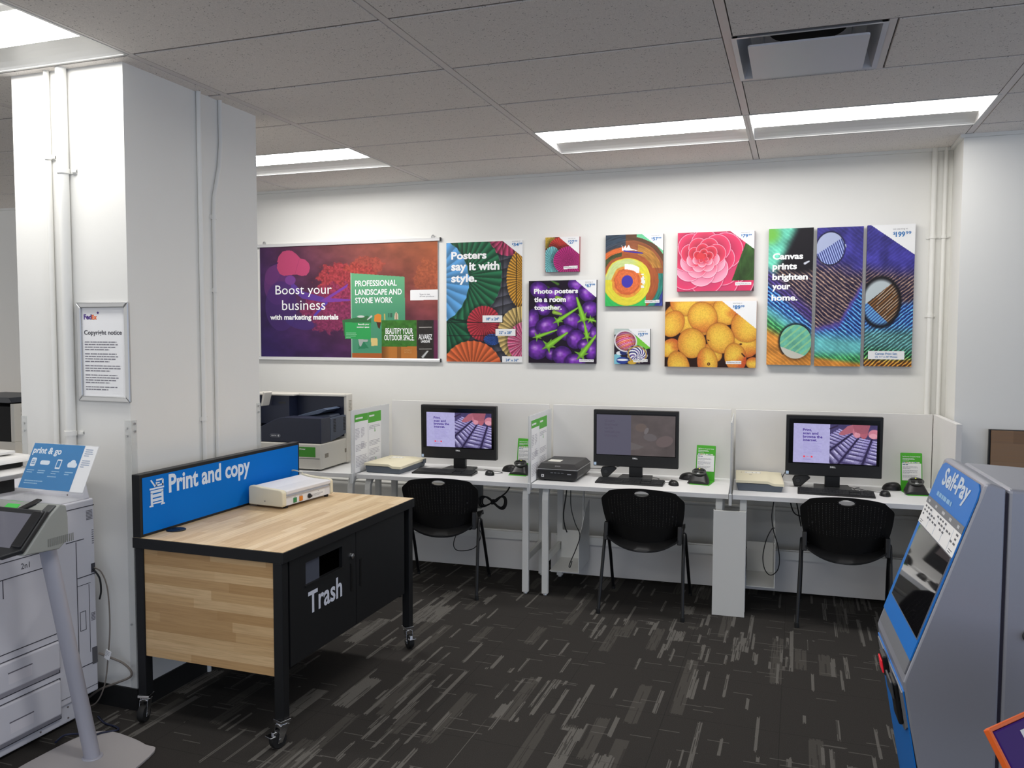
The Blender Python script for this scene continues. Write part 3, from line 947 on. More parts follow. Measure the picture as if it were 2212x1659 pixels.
def art_banner(w, h):
    A = Art(w, h, 84, 1992, 236, 1438, base=(0, 0, 0))
    X, Y = A.X, A.Y
    u, v = (X-84)/1908, (Y-236)/1202
    c00, c10, c01, c11 = (np.array(q, float) for q in ((66, 34, 78), (182, 92, 40), (42, 22, 92), (104, 42, 78)))
    U, V = u[..., None], v[..., None]
    A.im = (c00*(1-U)+c10*U)*(1-V)+(c01*(1-U)+c11*U)*V
    A.im *= (0.72+0.5*fbm(X/170, Y/120, 3))[..., None]
    n = fbm(X/45, Y/45, 12)
    def blob(cx, cy, rx, ry, col, amt=1.0, k=0.8):
        d, a, b = A.ell(cx, cy, rx, ry)
        m = sst(0.0, 0.16, 1-d+(n-0.5)*k)*amt
        A.over(m, np.array(col, float)[None, None]*(0.65+0.7*fbm(X/16, Y/16, 5))[..., None])
    blob(1050, 640, 350, 230, (158, 50, 58))
    blob(900, 900, 330, 260, (142, 42, 86), 0.8)
    blob(1900, 600, 150, 200, (184, 90, 46), 0.5)
    blob(1250, 480, 230, 110, (172, 66, 46), 0.6)
    A.disc(295, 640, 165, 225, (98, 44, 112), 0.1, 0.85); A.disc(225, 540, 80, 110, (104, 46, 112), 0.5, 0.8)
    A.disc(320, 880, 180, 270, (70, 38, 112), 0.0, 0.7); A.disc(530, 1060, 165, 70, (66, 42, 120), 0.25, 0.7)
    A.poly([(430, 600), (560, 720), (800, 790), (830, 850), (560, 800), (440, 700)], (92, 52, 150))
    A.disc(430, 600, 60, 50, (118, 56, 140))
    A.poly([(760, 830), (1070, 650), (1050, 690), (870, 800), (1090, 815), (1090, 832), (840, 845)], (122, 54, 160))
    A.line(830, 850, 700, 980, 26, (84, 54, 170))
    A.poly([(280, 470), (282, 400), (300, 340), (345, 290), (400, 278), (450, 284), (500, 320), (545, 370), (600, 384), (640, 425), (652, 470), (640, 520), (610, 552), (560, 558), (500, 540), (430, 545), (360, 552), (310, 530)], (186, 60, 106)); A.line(535, 372, 480, 545, 5, (150, 44, 92), 0.6)
    A.line(205, 440, 290, 410, 12, (60, 30, 80))
    # printed samples
    gr = np.array((98, 172, 124.))[None, None]+(np.array((70, 148, 112.))-np.array((98, 172, 124.)))*sst(540, 1100, Y)[..., None]
    A.over(A.inside([(1096, 540), (1660, 592), (1664, 1436), (1100, 1436)]), gr)
    A.line(1098, 541, 1102, 1436, 10, (150, 206, 170))
    A.poly([(1104, 1384), (1420, 1384), (1420, 1436), (1104, 1436)], (178, 92, 30))
    A.poly([(1345, 985), (1380, 968), (1415, 980), (1415, 1060), (1340, 1050)], (224, 134, 30)); A.poly([(1362, 1055), (1412, 1058), (1400, 1130), (1380, 1110)], (80, 46, 30))
    A.line(1450, 975, 1452, 1030, 12, (206, 180, 90))
    for x in (1495, 1510, 1525):
        A.line(x, 965, x, 1005, 6, (40, 44, 44))
    A.poly([(1552, 1030), (1556, 975), (1570, 950), (1590, 975), (1594, 1030)], (206, 190, 160)); A.line(1571, 965, 1571, 1030, 8, (140, 90, 60))
    A.poly([(1000, 1034), (1270, 990), (1310, 1010), (1306, 1100), (1020, 1200)], (54, 112, 66))
    A.stem(1272, 1030, 12, 1312, 996, 24, (196, 206, 200)); A.disc(1200, 998, 40, 12, (206, 210, 206))
    A.poly([(1028, 1058), (1306, 1062), (1304, 1236), (1028, 1232)], (42, 164, 84))
    A.poly([(1180, 1240), (1278, 1240), (1278, 1270), (1232, 1262), (1284, 1330), (1172, 1338)], (40, 128, 88)); A.poly([(1170, 1235), (1275, 1240), (1270, 1265), (1225, 1262), (1200, 1312), (1185, 1310)], (168, 176, 170))
    A.poly([(1306, 1224), (1374, 1222), (1376, 1304), (1308, 1306)], (222, 196, 120))
    gg = np.array((58, 118, 40.))[None, None]*(0.75+0.5*fbm(X/30, Y/30, 7))[..., None]
    A.over(A.inside([(1418, 1036), (1780, 1036), (1780, 1316), (1418, 1316)]), gg)
    A.over(A.inside([(1418, 1312), (1780, 1308), (1784, 1436), (1418, 1436)]), np.array((176, 108, 34.))[None, None]*(0.7+0.4*sst(1418, 1520, X)-0.25*(np.abs(X-1600) < 22))[..., None])
    A.over(A.inside([(1782, 1036), (1958, 1036), (1958, 1436), (1782, 1436)]), np.array((50, 46, 44.))[None, None]*(0.7+0.5*fbm(X/40, Y/40, 2))[..., None])
    for y in (1112, 1334):
        A.line(1806, y, 1930, y-2, 6, (200, 196, 190))
    A.poly([(1822, 1415), (1880, 1350), (1902, 1352), (1848, 1428)], (150, 152, 152)); A.line(1838, 1418, 1890, 1356, 10, (210, 212, 212))
    A.over(A.inside([(1716, 730), (1992, 726), (1992, 832), (1716, 834)]), (242, 242, 242))
    A.over((X > 1950)*(Y > 1036)*0.6, (110, 36, 84))
    return A

def art_screen(w, h, dim=False):
    A = Art(w, h, 760, 1590, 200, 645, res=380, base=(172, 168, 212))
    X, Y = A.X, A.Y
    if not dim:
        ph = X > 1127
        gx = (X-1127)/463; gy = (Y-200)/445
        A.over(ph, np.array((92, 84, 134.))[None, None]*(0.75+0.5*fbm(X/60, Y/60, 1))[..., None])
        # columns of keys running away to the upper right, cut by dark channels
        edges = [((905, 470), (1215, 235)), ((1105, 520), (1345, 300)), ((1215, 650), (1415, 335)), ((1440, 690), (1540, 360)), ((1700, 760), (1680, 390))]
        A.over(ph*0.55, (44, 36, 72))
        for c in range(4):
            (ax, ay), (bx, by) = edges[c]; (cx, cy), (dx_, dy_) = edges[c+1]
            ts = [-0.35, -0.12, 0.08, 0.25, 0.40, 0.53, 0.645, 0.745, 0.835, 0.915, 0.985]
            for t0, t1 in zip(ts[:-1], ts[1:]):
                g = 0.16*(t1-t0)
                P = lambda u, t: ((ax+(bx-ax)*t)*(1-u)+(cx+(dx_-cx)*t)*u, (ay+(by-ay)*t)*(1-u)+(cy+(dy_-cy)*t)*u)
                sh_ = 0.78+0.4*t0
                col = tuple(min(255, v*sh_) for v in (128, 120, 172))
                q = A.inside([P(0.10, t0+g), P(0.90, t0+g), P(0.94, t1-g), P(0.06, t1-g)])
                A.over(ph*q, col)
                q = A.inside([P(0.16, t0+g*2.6), P(0.80, t0+g*2.2), P(0.84, t1-g*1.2), P(0.12, t1-g*1.2)])
                A.over(ph*q*0.55, (168, 162, 208))
                q = A.inside([P(0.20, t1-g*2.6), P(0.55, t1-g*2.6), P(0.56, t1-g*1.4), P(0.18, t1-g*1.4)])
                A.over(ph*q*0.7, (214, 210, 238))
        for (x0, y0), (x1, y1) in ((edges[1][0], edges[1][1]), (edges[2][0], edges[2][1]), (edges[3][0], edges[3][1])):
            A.over(ph*np.clip(1-np.abs((A.X-x0)*(y1-y0)-(A.Y-y0)*(x1-x0))/math.hypot(x1-x0, y1-y0)/13, 0, 1)*(A.Y > y1-8), (30, 22, 54))
        A.poly([(1215, 300), (1300, 215), (1350, 200), (1480, 200), (1420, 260), (1290, 312), (1245, 320), (1220, 315)], (166, 96, 112))
        A.disc(1398, 280, 48, 66, (186, 112, 130)); A.disc(1460, 280, 42, 74, (170, 92, 108)); A.disc(1395, 310, 30, 30, (206, 140, 156))
        A.poly([(1350, 200), (1520, 200), (1500, 290), (1440, 300), (1370, 280)], (154, 86, 102))
        A.disc(1562, 300, 58, 52, (196, 122, 140)); A.disc(1552, 320, 40, 26, (214, 150, 164))
        A.line(1130, 250, 1200, 215, 18, (48, 36, 66))
        A.im *= (0.96+0.08*fbm(X/20, Y/20, 3))[..., None]
    else:
        A.im[:] = (78, 76, 76)
        A.over(X < 1127, (84, 82, 98))
        A.over((X > 1127)*1.0, np.array((84, 76, 76.))[None, None]*(0.85+0.3*fbm(X/150, Y/110, 2))[..., None])
        A.disc(1235, 335, 60, 46, (96, 84, 80)); A.disc(1290, 370, 20, 40, (106, 100, 102), 0.4)
        A.disc(1330, 440, 70, 40, (94, 88, 90), 0.1); A.disc(1480, 480, 90, 60, (98, 86, 86), -0.3); A.poly([(1127, 500), (1270, 545), (1210, 575), (1127, 585)], (96, 90, 90))
    return A
# ------------------------------------------------------------------ room shell
GX, GY = 1.2192, 0.6096
G0X, G0Y = 1.1156, -2.4178            # a crossing of the ceiling grid
m = MB().box(-8.0, 6.0, -10.0, 0.12, -0.10, 0.0)
struct(m.build('floor', carpet_material()))
struct(MB().box(-8.0, 6.0, 0.0, 0.12, 0.0, CEIL+0.25).build('wall_back', M_WALL))
struct(MB().box(2.31, 6.0, -0.345, 0.0, 0.0, CEIL+0.25).build('wall_right', M_WALL))
struct(MB().box(-2.075, -1.42, -2.97, -2.03, 0.0, CEIL+0.06).build('pillar', M_WALL))
bb = MB()
bb.box(-2.085, -1.41, -2.98, -2.97, 0.0, 0.10); bb.box(-1.42, -1.41, -2.97, -2.02, 0.0, 0.10)
bb.box(-2.085, -1.42, -2.03, -2.02, 0.0, 0.10); bb.box(-2.085, -2.075, -2.97, -2.03, 0.0, 0.10)
struct(bb.build('baseboard_pillar', M_RUBBER))
struct(MB().box(-8.0, 2.31, -0.012, 0.0, 0.0, 0.10).build('baseboard_back', M_RUBBER))
tr = MB()
tr.box(-8.0, 2.31, -0.022, 0.0, CEIL-0.022, CEIL-0.002); tr.box(2.29, 2.31, -0.345, -0.022, CEIL-0.022, CEIL-0.002)
tr.box(2.29, 6.0, -0.365, -0.345, CEIL-0.022, CEIL-0.002)
struct(tr.build('trim_1', M_STEEL_W))
# a conduit fixed low on the back wall behind the desks
struct(MB().tube([(-2.3, -0.03, 0.545), (2.28, -0.03, 0.545)], 0.014, 10).build('trim_2', M_WALL, smooth=True))

# ceiling: grid and tiles, with openings left for lights and the air diffuser
LIGHTS = [(-1, 2), (0, 2), (-3, 2), (-3, -2), (-1, -3), (-1, -7), (-4, -7)]
VENT = (0, 0)
tiles = MB(); grid = MB(); tees = MB()
gap = 0.020
for i in range(-8, 5):
    x0 = G0X+GX*i
    grid.box(x0-0.017, x0+0.017, -10.0, -0.0, CEIL-0.001, CEIL+0.02)
    for j in range(-12, 4):
        y0 = G0Y+GY*j; y1 = min(y0+GY, -0.001)
        if (i, j) in LIGHTS:
            continue
        if (i, j) == VENT:
            xs = [(x0+0.6096, x0+GX)]
        else:
            xs = [(x0, x0+GX)]
        for xa, xb in xs:
            a0, a1, b0, b1 = xa+gap, xb-gap, y0+0.008, y1-(0.008 if y1 < -0.01 else 0)
            e = 0.008
            vs = [(a0, b0, CEIL+0.012), (a1, b0, CEIL+0.012), (a1, b1, CEIL+0.012), (a0, b1, CEIL+0.012),
                  (a0+e*.3, b0+e*.3, CEIL-0.002), (a1-e*.3, b0+e*.3, CEIL-0.002), (a1-e*.3, b1-e*.3, CEIL-0.002), (a0+e*.3, b1-e*.3, CEIL-0.002)]
            tiles.add(vs, [(0, 1, 2, 3), (4, 7, 6, 5), (0, 4, 5, 1), (1, 5, 6, 2), (2, 6, 7, 3), (3, 7, 4, 0)])
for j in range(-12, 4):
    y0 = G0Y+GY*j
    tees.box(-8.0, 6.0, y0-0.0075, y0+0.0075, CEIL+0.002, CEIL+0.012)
x0 = G0X+0.6096
grid.box(x0-0.014, x0+0.014, G0Y, G0Y+GY, CEIL-0.001, CEIL+0.02)
ce = struct(tiles.build('ceiling', tile_material()))
struct(grid.build('ceiling_grid', mat('grid_white', (214, 208, 206), 0.5), ce))
struct(tees.build('cross_tees', mat('tee_shade_grime_grey', (128, 121, 117), 0.7), ce))  # grey paints in the shadow and grime lines seen along the tile gaps
struct(MB().box(-8.0, 6.0, -10.0, 0.12, CEIL+0.16, CEIL+0.20).build('ceiling_slab', mat('slab', (120, 120, 120), 0.9)))

DIM = {(-1, 2): 0.90, (0, 2): 0.50, (-3, 2): 1.08, (-3, -2): 0.70, (-1, -3): 0.95, (-1, -7): 0.8, (-4, -7): 0.8}
M_HOUS = mat('fixture_white', (206, 206, 204), 0.4)
LL = {(-1, 2): 'recessed ceiling light above the rings print, left one of the adjoining pair',
      (0, 2): 'recessed ceiling light nearest the right wall, lit above the three-panel canvas',
      (-3, 2): 'recessed ceiling light partly hidden behind the pillar, above the wide purple banner',
      (-3, -2): 'recessed ceiling light right in front of the pillar, above the copier',
      (-1, -7): 'recessed ceiling light overhead right behind the viewer',
      (-4, -7): 'recessed ceiling light overhead behind the viewer, to the left',
      (-1, -3): 'recessed ceiling light just above the top of the picture, over the aisle'}
for (i, j) in LIGHTS:
    x0, y0 = G0X+GX*i, G0Y+GY*j
    t = thing('ceiling_light', LL[(i, j)], 'ceiling light', (x0+GX/2, y0+GY/2, CEIL), 0, 'recessed troffer lights in the ceiling')
    hx, hy, d = GX/2-0.014, GY/2-0.010, 0.036
    lx, ly = hx-0.008, hy-0.148
    h = sheet()
    for s in (-1, 1):
        h.add([(s*hx, -hy, -0.001), (s*hx, hy, -0.001), (s*lx, hy, d), (s*lx, -hy, d)], [(0, 1, 2, 3)])
        cur = [(hy, -0.001), (hy-0.014, 0.009), (hy-0.045, 0.020), (hy-0.090, 0.029), (ly, d)]      # curved side reflector
        for (ya, za), (yb, zb_) in zip(cur[:-1], cur[1:]):
            h.add([(-hx, s*ya, za), (hx, s*ya, za), (hx, s*yb, zb_), (-hx, s*yb, zb_)], [(0, 1, 2, 3)])
    h.box(-hx-0.012, -hx+0.004, -hy-0.008, hy+0.008, -0.003, 0.004); h.box(hx-0.004, hx+0.012, -hy-0.008, hy+0.008, -0.003, 0.004)
    h.box(-hx, hx, -hy-0.009, -hy+0.003, -0.003, 0.004); h.box(-hx, hx, hy-0.003, hy+0.009, -0.003, 0.004)
    h.build('housing', M_HOUS, t, smooth=True)
    l = sheet(); l.add([(-lx, -ly, d), (-lx, ly, d), (lx, ly, d), (lx, -ly, d)], [(0, 1, 2, 3)])
    l.build('lens', mat('light_lens_%d' % round(100*DIM[(i, j)]), (255, 253, 250), 0.5, emit=1.85*LENS_POWER*DIM[(i, j)]), t)
    b = MB(); b.box(-lx-0.01, lx+0.01, -ly-0.01, ly+0.01, d+0.002, d+0.03)
    b.build('back_box', M_HOUS, t)

# air diffuser
x0, y0 = G0X, G0Y
t = thing('air_diffuser', 'square air supply diffuser with a hanging flat plate set in the ceiling', 'air vent', (x0+0.3048, y0+0.3048, CEIL))
c = sheet(); o_, i_, d = 0.292, 0.235, 0.11
P = lambda r, z: [(-r, -r, z), (r, -r, z), (r, r, z), (-r, r, z)]
vs = P(o_, -0.004)+P(o_-0.02, -0.002)+P(i_, d)+P(0.20, d+0.005)
fs = []
for k in range(3):
    fs += [(k*4+q, k*4+(q+1) % 4, k*4+4+(q+1) % 4, k*4+4+q) for q in range(4)]
fs.append((12, 13, 14, 15))
c.add(vs, fs)
c.build('cone', mat('vent_silver', (196, 198, 204), 0.35, metal=0.15), t)
MB().lathe([(0.155, d-0.012), (0.155, d+0.0)], n=32).build('duct_opening', mat('duct_black', (6, 6, 6), 0.9), t)
pl = MB(); pl.plate(Fr((0, 0, -0.012), (1, 0, 0), (0, -1, 0)), rrect(0.462, 0.440, 0.014), 0.0, 0.008)
pl.build('plate', mat('vent_plate', (204, 205, 212), 0.42), t)
pp = MB()
for sx in (-0.17, 0.17):
    for sy in (-0.16, 0.16):
        pp.tube([(sx, sy, -0.014), (sx, sy, d)], 0.004, 8)
pp.build('hanger', M_ALU, t)

# conduits on the pillar and the back wall
def conduit(name, pts, r, clips, label, axis):
    t = thing(name, label, 'pipe', (0, 0, 0))
    MB().tube(pts, r, 12).build('pipe', M_WALL, t, smooth=True)
    for (x, y, z, w) in clips:
        c = MB()
        if axis == 'y':
            c.box(x-w, x+w, y+r-0.003, y+r, z-0.011, z+0.011); c.tube([(x, y, z-0.011), (x, y, z+0.011)], r+0.004, 12)
            c.box(x+w*0.6, x+w, y+r-0.012, y+r, z-0.006, z+0.006)
        else:
            c.box(x-r, x-r+0.003, y-w, y+w, z-0.011, z+0.011); c.tube([(x, y, z-0.011), (x, y, z+0.011)], r+0.004, 12)
        c.build('clip', M_WALL, t, smooth=True)
    return t
conduit('conduit', [(-1.846, -2.984, 0.0), (-1.846, -2.984, CEIL)], 0.0125, [(-1.846, -2.984, 2.53, 0.03), (-1.846, -2.984, 1.2, 0.03)], 'thin white conduit on the pillar front, left of the thicker one', 'y')
conduit('conduit', [(-1.748, -2.994, 0.0), (-1.748, -2.994, CEIL)], 0.0235, [(-1.748, -2.994, 2.46, 0.055), (-1.748, -2.994, 1.268, 0.055)], 'thick white conduit on the pillar front, left of the framed notice', 'y')
conduit('conduit', [(-1.4075, -2.500, 0.0), (-1.4075, -2.500, CEIL)], 0.012, [(-1.4075, -2.500, 1.30, 0.02)], 'straight white conduit on the shaded side of the pillar', 'x')
bend = [Vector((-1.409, -2.40, 0.0)), Vector((-1.409, -2.40, 2.33)), Vector((-1.409, -2.395, 2.42)), Vector((-1.409, -2.352, 2.58)), Vector((-1.409, -2.338, 2.70)), Vector((-1.409, -2.338, CEIL))]
conduit('conduit', bend, 0.0105, [(-1.409, -2.40, 2.32, 0.02), (-1.409, -2.40, 1.95, 0.018)], 'bent white conduit on the shaded side of the pillar', 'x')
conduit('conduit', [(2.204, -0.0175, 0.0), (2.204, -0.0175, CEIL)], 0.0165, [(2.204, -0.0175, 2.36, 0.035), (2.204, -0.0175, 1.86, 0.03)], 'thicker white conduit near the back wall corner, right of the canvases', 'y')
conduit('conduit', [(2.268, -0.013, 0.0), (2.268, -0.013, CEIL)], 0.0125, [(2.268, -0.013, 2.36, 0.03)], 'thinner white conduit tucked tight into the back right corner', 'y')

# clear guards on the pillar corners
def guard(x, y, sx, sy, z0, z1, label):
    t = thing('corner_guard', label, 'corner guard', (x, y, 0), 0, 'clear corner guards on the pillar')
    g = MB(); w, k = 0.032, 0.0035
    xa, xb = sorted((0.0, -sx*w)); ya, yb = sorted((0.0, sy*k))
    g.box(min(xa, -sx*w), max(xb, sx*k), ya+sy*0.0005, yb+sy*0.0005, z0, z1)
    ya, yb = sorted((0.0, -sy*w)); xa, xb = sorted((0.0, sx*k))
    g.box(xa+sx*0.0005, xb+sx*0.0005, ya, yb, z0, z1)
    g.build('strip', mat('clear_guard', (226, 228, 226), 0.12, spec=0.5, alpha=0.26), t)
    for z in (z1-0.035, z1-0.07, z0+0.3):
        MB().lathe([(0.005, 0.0), (0.005, sy*0.005)], (-sx*0.018, sy*0.004, z), 10, 'y').build('screw', M_ALU, t)
        MB().lathe([(0.005, 0.0), (0.005, sx*0.005)], (sx*0.004, -sy*0.018, z+0.02), 10, 'x').build('screw', M_ALU, t)
guard(-1.42, -2.97, 1, -1, 0.10, 1.335, 'clear plastic guard on the near right pillar corner behind the sign')
guard(-1.42, -2.03, 1, 1, 0.10, 1.345, 'clear plastic guard on the far right pillar corner beside the navy printer')
guard(-2.075, -2.97, -1, -1, 0.10, 1.335, 'clear plastic guard on the left pillar corner above the copier')

# ------------------------------------------------------------------ framed notice on the pillar
t = thing('framed_notice', 'silver snap frame with a printed copyright notice on the pillar', 'framed notice', (-1.558, -2.97, 1.642))
fr = Fr((0, -0.004, 0), (1, 0, 0), (0, 0, 1))
w, h = 0.300, 0.452
f = MB()
bw = 0.026
for pts in ([(-w/2, h/2), (-w/2+bw, h/2-bw), (w/2-bw, h/2-bw), (w/2, h/2)], [(-w/2, -h/2), (w/2, -h/2), (w/2-bw, -h/2+bw), (-w/2+bw, -h/2+bw)], [(-w/2, -h/2), (-w/2+bw, -h/2+bw), (-w/2+bw, h/2-bw), (-w/2, h/2)], [(w/2, -h/2), (w/2, h/2), (w/2-bw, h/2-bw), (w/2-bw, -h/2+bw)]):
    f.plate(fr, pts, -0.003, 0.012)
f.build('frame', M_ALU, t, bevel=0.005, seg=3)
p = sheet(); p.box(-w/2+0.01, w/2-0.01, -h/2+0.01, h/2-0.01, -0.003, 0.001, fr); p.build('notice_sheet', M_PAPER, t)
x = -w/2+bw+0.010
sheet().text(fr, 'Fed', x, 0.148, 0.046, 0.024, 0.0016, 0.04).build('logo_lettering', mat('logo_purple', (72, 38, 130), 0.5), t)
sheet().text(fr, 'Ex', x+0.047, 0.148, 0.030, 0.022, 0.0016, 0.04).build('logo_lettering', mat('logo_orange', (238, 104, 30), 0.5), t)
st = sheet()
for k in range(5):
    a = math.radians(90+72*k)
    st.flat(fr, [(x+0.083+0.008*math.cos(a), 0.178+0.008*math.sin(a)), (x+0.083+0.004*math.cos(a+0.63), 0.178+0.004*math.sin(a+0.63)), (x+0.083, 0.178), (x+0.083+0.004*math.cos(a-0.63), 0.178+0.004*math.sin(a-0.63))], 0.0016)
st.build('logo_mark', mat('logo_purple', (72, 38, 130)), t)
sheet().text(fr, 'Copyright notice', x, 0.073, 0.218, 0.027, 0.0016, 0.02).build('heading', M_INK, t)
q = sheet(); yy = 0.048
for n in (4, 4, 3, 4, 2):
    q.lines(fr, x+0.002, yy, 0.215, n, 0.0115, 0.0042, 0.0016, n); yy -= n*0.0115+0.008
q.build('small_print', mat('faint_ink', (120, 118, 128), 0.6), t)

# ------------------------------------------------------------------ wide banner
t = thing('hanging_banner', 'wide purple and orange marketing banner in slim silver rails on the back wall', 'banner', (-2.895, 0, 1.523))
bwid, bhgt = 1.664, 0.955
A = art_banner(bwid-0.03, bhgt-0.035)
A.build('banner_print', Fr((0.015, -0.013, bhgt-0.020), (1, 0, 0), (0, 0, 1)), t)
MB().box(0.015, bwid-0.015, -0.0115, -0.008, 0.01, bhgt-0.01).build('backing', M_PAPER, t)
for z, nm in ((bhgt-0.022, 'top_rail'), (-0.006, 'bottom_rail')):
    r = MB(); r.prism([(-0.022, z), (-0.004, z), (-0.003, z+0.012), (-0.006, z+0.026), (-0.017, z+0.026), (-0.022, z+0.016)], 'x', -0.008, bwid+0.006)
    o = r.build(nm, mat('rail_white', (222, 222, 222), 0.3, metal=0.3), t, bevel=0.002)
    for xc in (bwid+0.006, -0.013):
        MB().box(xc, xc+0.005, -0.023, -0.003, z-0.001, z+0.027).build('end_cap', M_DKPL, o)
for x in (0.06, bwid-0.055):
    hk = MB(); hk.tube([(x+0.011*math.cos(a), -0.012, bhgt+0.012+0.013*math.sin(a)) for a in [2*math.pi*i/14 for i in range(14)]], 0.0035, 8, closed=True)
    hk.build('hook', M_ALU, t)
fr = Fr((0.015, -0.013, bhgt-0.020), (1, 0, 0), (0, 0, 1))
sx, sy = (bwid-0.03)/1908, (bhgt-0.035)/1202
def btext(s, x0, x1, ytop, ybot, m, bold=0.0, nm='lettering'):
    o = sheet().text(fr, s, (x0-84)*sx, -(ybot-236)*sy, (x1-x0)*sx, (ybot-ytop)*sy, 0.0016, bold)
    return o.build(nm, m, t)
btext('Boost your', 260, 890, 655, 785, M_WHTINK)
btext('business', 334, 818, 815, 925, M_WHTINK)
btext('with marketing materials', 195, 960, 972, 1046, M_WHTINK, 0.035)
for s, x1, a, b in (('PROFESSIONAL', 1580, 620, 682), ('LANDSCAPE AND', 1630, 713, 774), ('STONE WORK', 1535, 798, 858)):
    btext(s, 1143, x1, a, b, M_WHTINK, 0.02)
btext('BEAUTIFY YOUR', 1460, 1742, 1118, 1180, M_WHTINK, 0.02)
btext('OUTDOOR SPACE.', 1447, 1755, 1188, 1248, M_WHTINK, 0.02)
btext('ALVAREZ', 1800, 1936, 1182, 1236, M_WHTINK, 0.02)
btext('LANDSCAPE', 1824, 1914, 1244, 1268, M_WHTINK, 0.04)
btext('CONNECT', 1650, 1728, 1336, 1354, mat('tan_ink', (206, 160, 100)))
btext('WITH US', 1652, 1727, 1362, 1380, mat('tan_ink', (206, 160, 100)))
btext('Beautify your', 1172, 1290, 1070, 1092, M_WHTINK, 0.02)
btext('outdoor space', 1158, 1290, 1100, 1120, M_WHTINK, 0.02)
btext('Scan to see', 1812, 1914, 764, 782, M_GREYINK)
btext('all our products', 1812, 1958, 787, 806, M_GREYINK)
sheet().lines(fr, (1042-84)*sx, -(1168-236)*sy, 120*sx, 4, 16*sy, 6*sy, 0.0016, 3).build('small_print', mat('pale_green_ink', (150, 214, 170)), t)

# ------------------------------------------------------------------ prints on the wall
SW = 1.015
def wallprint(name, label, cat, x, ztop, w, h, depth, art, side, group=None, texts=(), price=None, crop=None, extra=None):
    w *= SW
    t = thing(name, label, cat, (x, 0, ztop-h), 0, group)
    a = art(w, h) if not isinstance(art, tuple) else art[0](w, h, *art[1])
    b = MB(); b.box(0, w, -depth, -0.001, 0, h)
    b.build('backing_board', side, t, bevel=0.0015)
    fr = Fr((0, -depth-0.0008, h), (1, 0, 0), (0, 0, 1))
    a.build('printed_face', fr, t)
    x0, x1, y0, y1 = crop
    kx, ky = w/(x1-x0), h/(y1-y0)
    def put(s, xa, xb, ya, yb, m, bold=0.0, nm='lettering', c=0.0012):
        sheet().text(fr, s, (xa-x0)*kx, -(yb-y0)*ky, (xb-xa)*kx, (yb-ya)*ky, c, bold).build(nm, m, t)
    for q in texts:
        put(*q)
    if price:
        (big, cents, xa, xb, ya, yb, lead) = price
        W_ = xb-xa; H_ = yb-ya
        put('$', xa, xa+W_*0.13, ya, ya+H_*0.62, M_BLUEINK, 0.02, 'price')
        put(big, xa+W_*0.15, xa+W_*0.66, ya, yb, M_BLUEINK, 0.03, 'price')
        put(cents, xa+W_*0.69, xb, ya, ya+H_*0.52, M_BLUEINK, 0.02, 'price')
        put(lead, xa, xa+W_*0.8, ya-H_*0.62, ya-H_*0.28, M_GREYINK, 0.0, 'price_caption')
    return t
WH = M_WHTINK
wallprint('paper_fan_poster', 'tall poster of paper fans lettered Posters say it with style', 'poster', -1.174, 2.4375, 0.6096, 0.9144, 0.008, art_fans_poster, M_PAPER, None,
    [('Posters', 120, 500, 304, 386, WH, 0.035), ('say it with', 120, 636, 414, 532, WH, 0.035), ('style.', 120, 396, 540, 655, WH, 0.035),
     ('18" x 24"', 497, 632, 1006, 1036, M_BLUEINK, 0.02, 'size_label'), ('22" x 28"', 632, 766, 1150, 1180, M_BLUEINK, 0.02, 'size_label'), ('24" x 36"', 704, 836, 1440, 1468, M_BLUEINK, 0.02, 'size_label')],
    ('34', '99', 766, 872, 230, 266, 'starting at'), (66, 872, 206, 1478))
wallprint('photo_print', 'small square photo print of pleated paper fans priced 27.99', 'photo print', -0.3675, 2.448, 0.254, 0.254, 0.030, art_fans_small, mat('red_edge', (150, 36, 44)), None,
    [('Photo Poster | 10 x 10', 1318, 1450, 472, 486, M_INK, 0, 'size_label')], ('27', '99', 1354, 1450, 193, 230, 'starting at'), (1113, 1472, 155, 523))
wallprint('photo_print', 'purple aubergine photo print lettered Photo posters tie a room together', 'photo print', -0.495, 2.132, 0.508, 0.6096, 0.030, art_aubergines, mat('dark_violet_edge', (34, 18, 46)), None,
    [('Photo posters', 994, 1462, 706, 772, WH, 0.04), ('tie a room', 997, 1336, 792, 846, WH, 0.04), ('together.', 997, 1292, 876, 940, WH, 0.04), ('Photo Poster | 20 x 24', 1492, 1622, 1443, 1457, M_INK, 0, 'size_label')],
    ('67', '99', 1536, 1638, 662, 698, 'starting at'), (938, 1652, 622, 1480))
wallprint('photo_print', 'print of painted concentric colour rings priced 57.99', 'photo print', 0.0855, 2.447, 0.4064, 0.508, 0.030, art_rings, mat('dark_umber_edge', (70, 52, 40)), None,
    [('Photo Poster | 16 x 20', 520, 658, 827, 841, M_INK, 0, 'size_label')], ('57', '99', 574, 678, 162, 198, 'starting at'), (85, 698, 125, 880))
wallprint('canvas_print', 'canvas print of a pink many-petalled rose priced 79.99', 'canvas print', 0.5994, 2.443, 0.508, 0.4064, 0.036, art_rose, mat('rose_edge', (120, 26, 60)), None,
    [('Canvas Print | 20 x 16', 1478, 1622, 649, 664, M_INK, 0, 'size_label')], ('79', '99', 1520, 1632, 130, 168, 'starting at'), (843, 1660, 95, 730))
wallprint('canvas_print', 'canvas print of heaped yellow peaches priced 89.99', 'canvas print', 0.5195, 1.967, 0.6096, 0.4572, 0.036, art_peaches, mat('ochre_edge', (196, 120, 30)), None,
    [('Canvas Print | 24 x 18', 1386, 1530, 1470, 1486, M_INK, 0, 'size_label')], ('89', '99', 1440, 1562, 882, 924, 'starting at'), (702, 1690, 838, 1530))
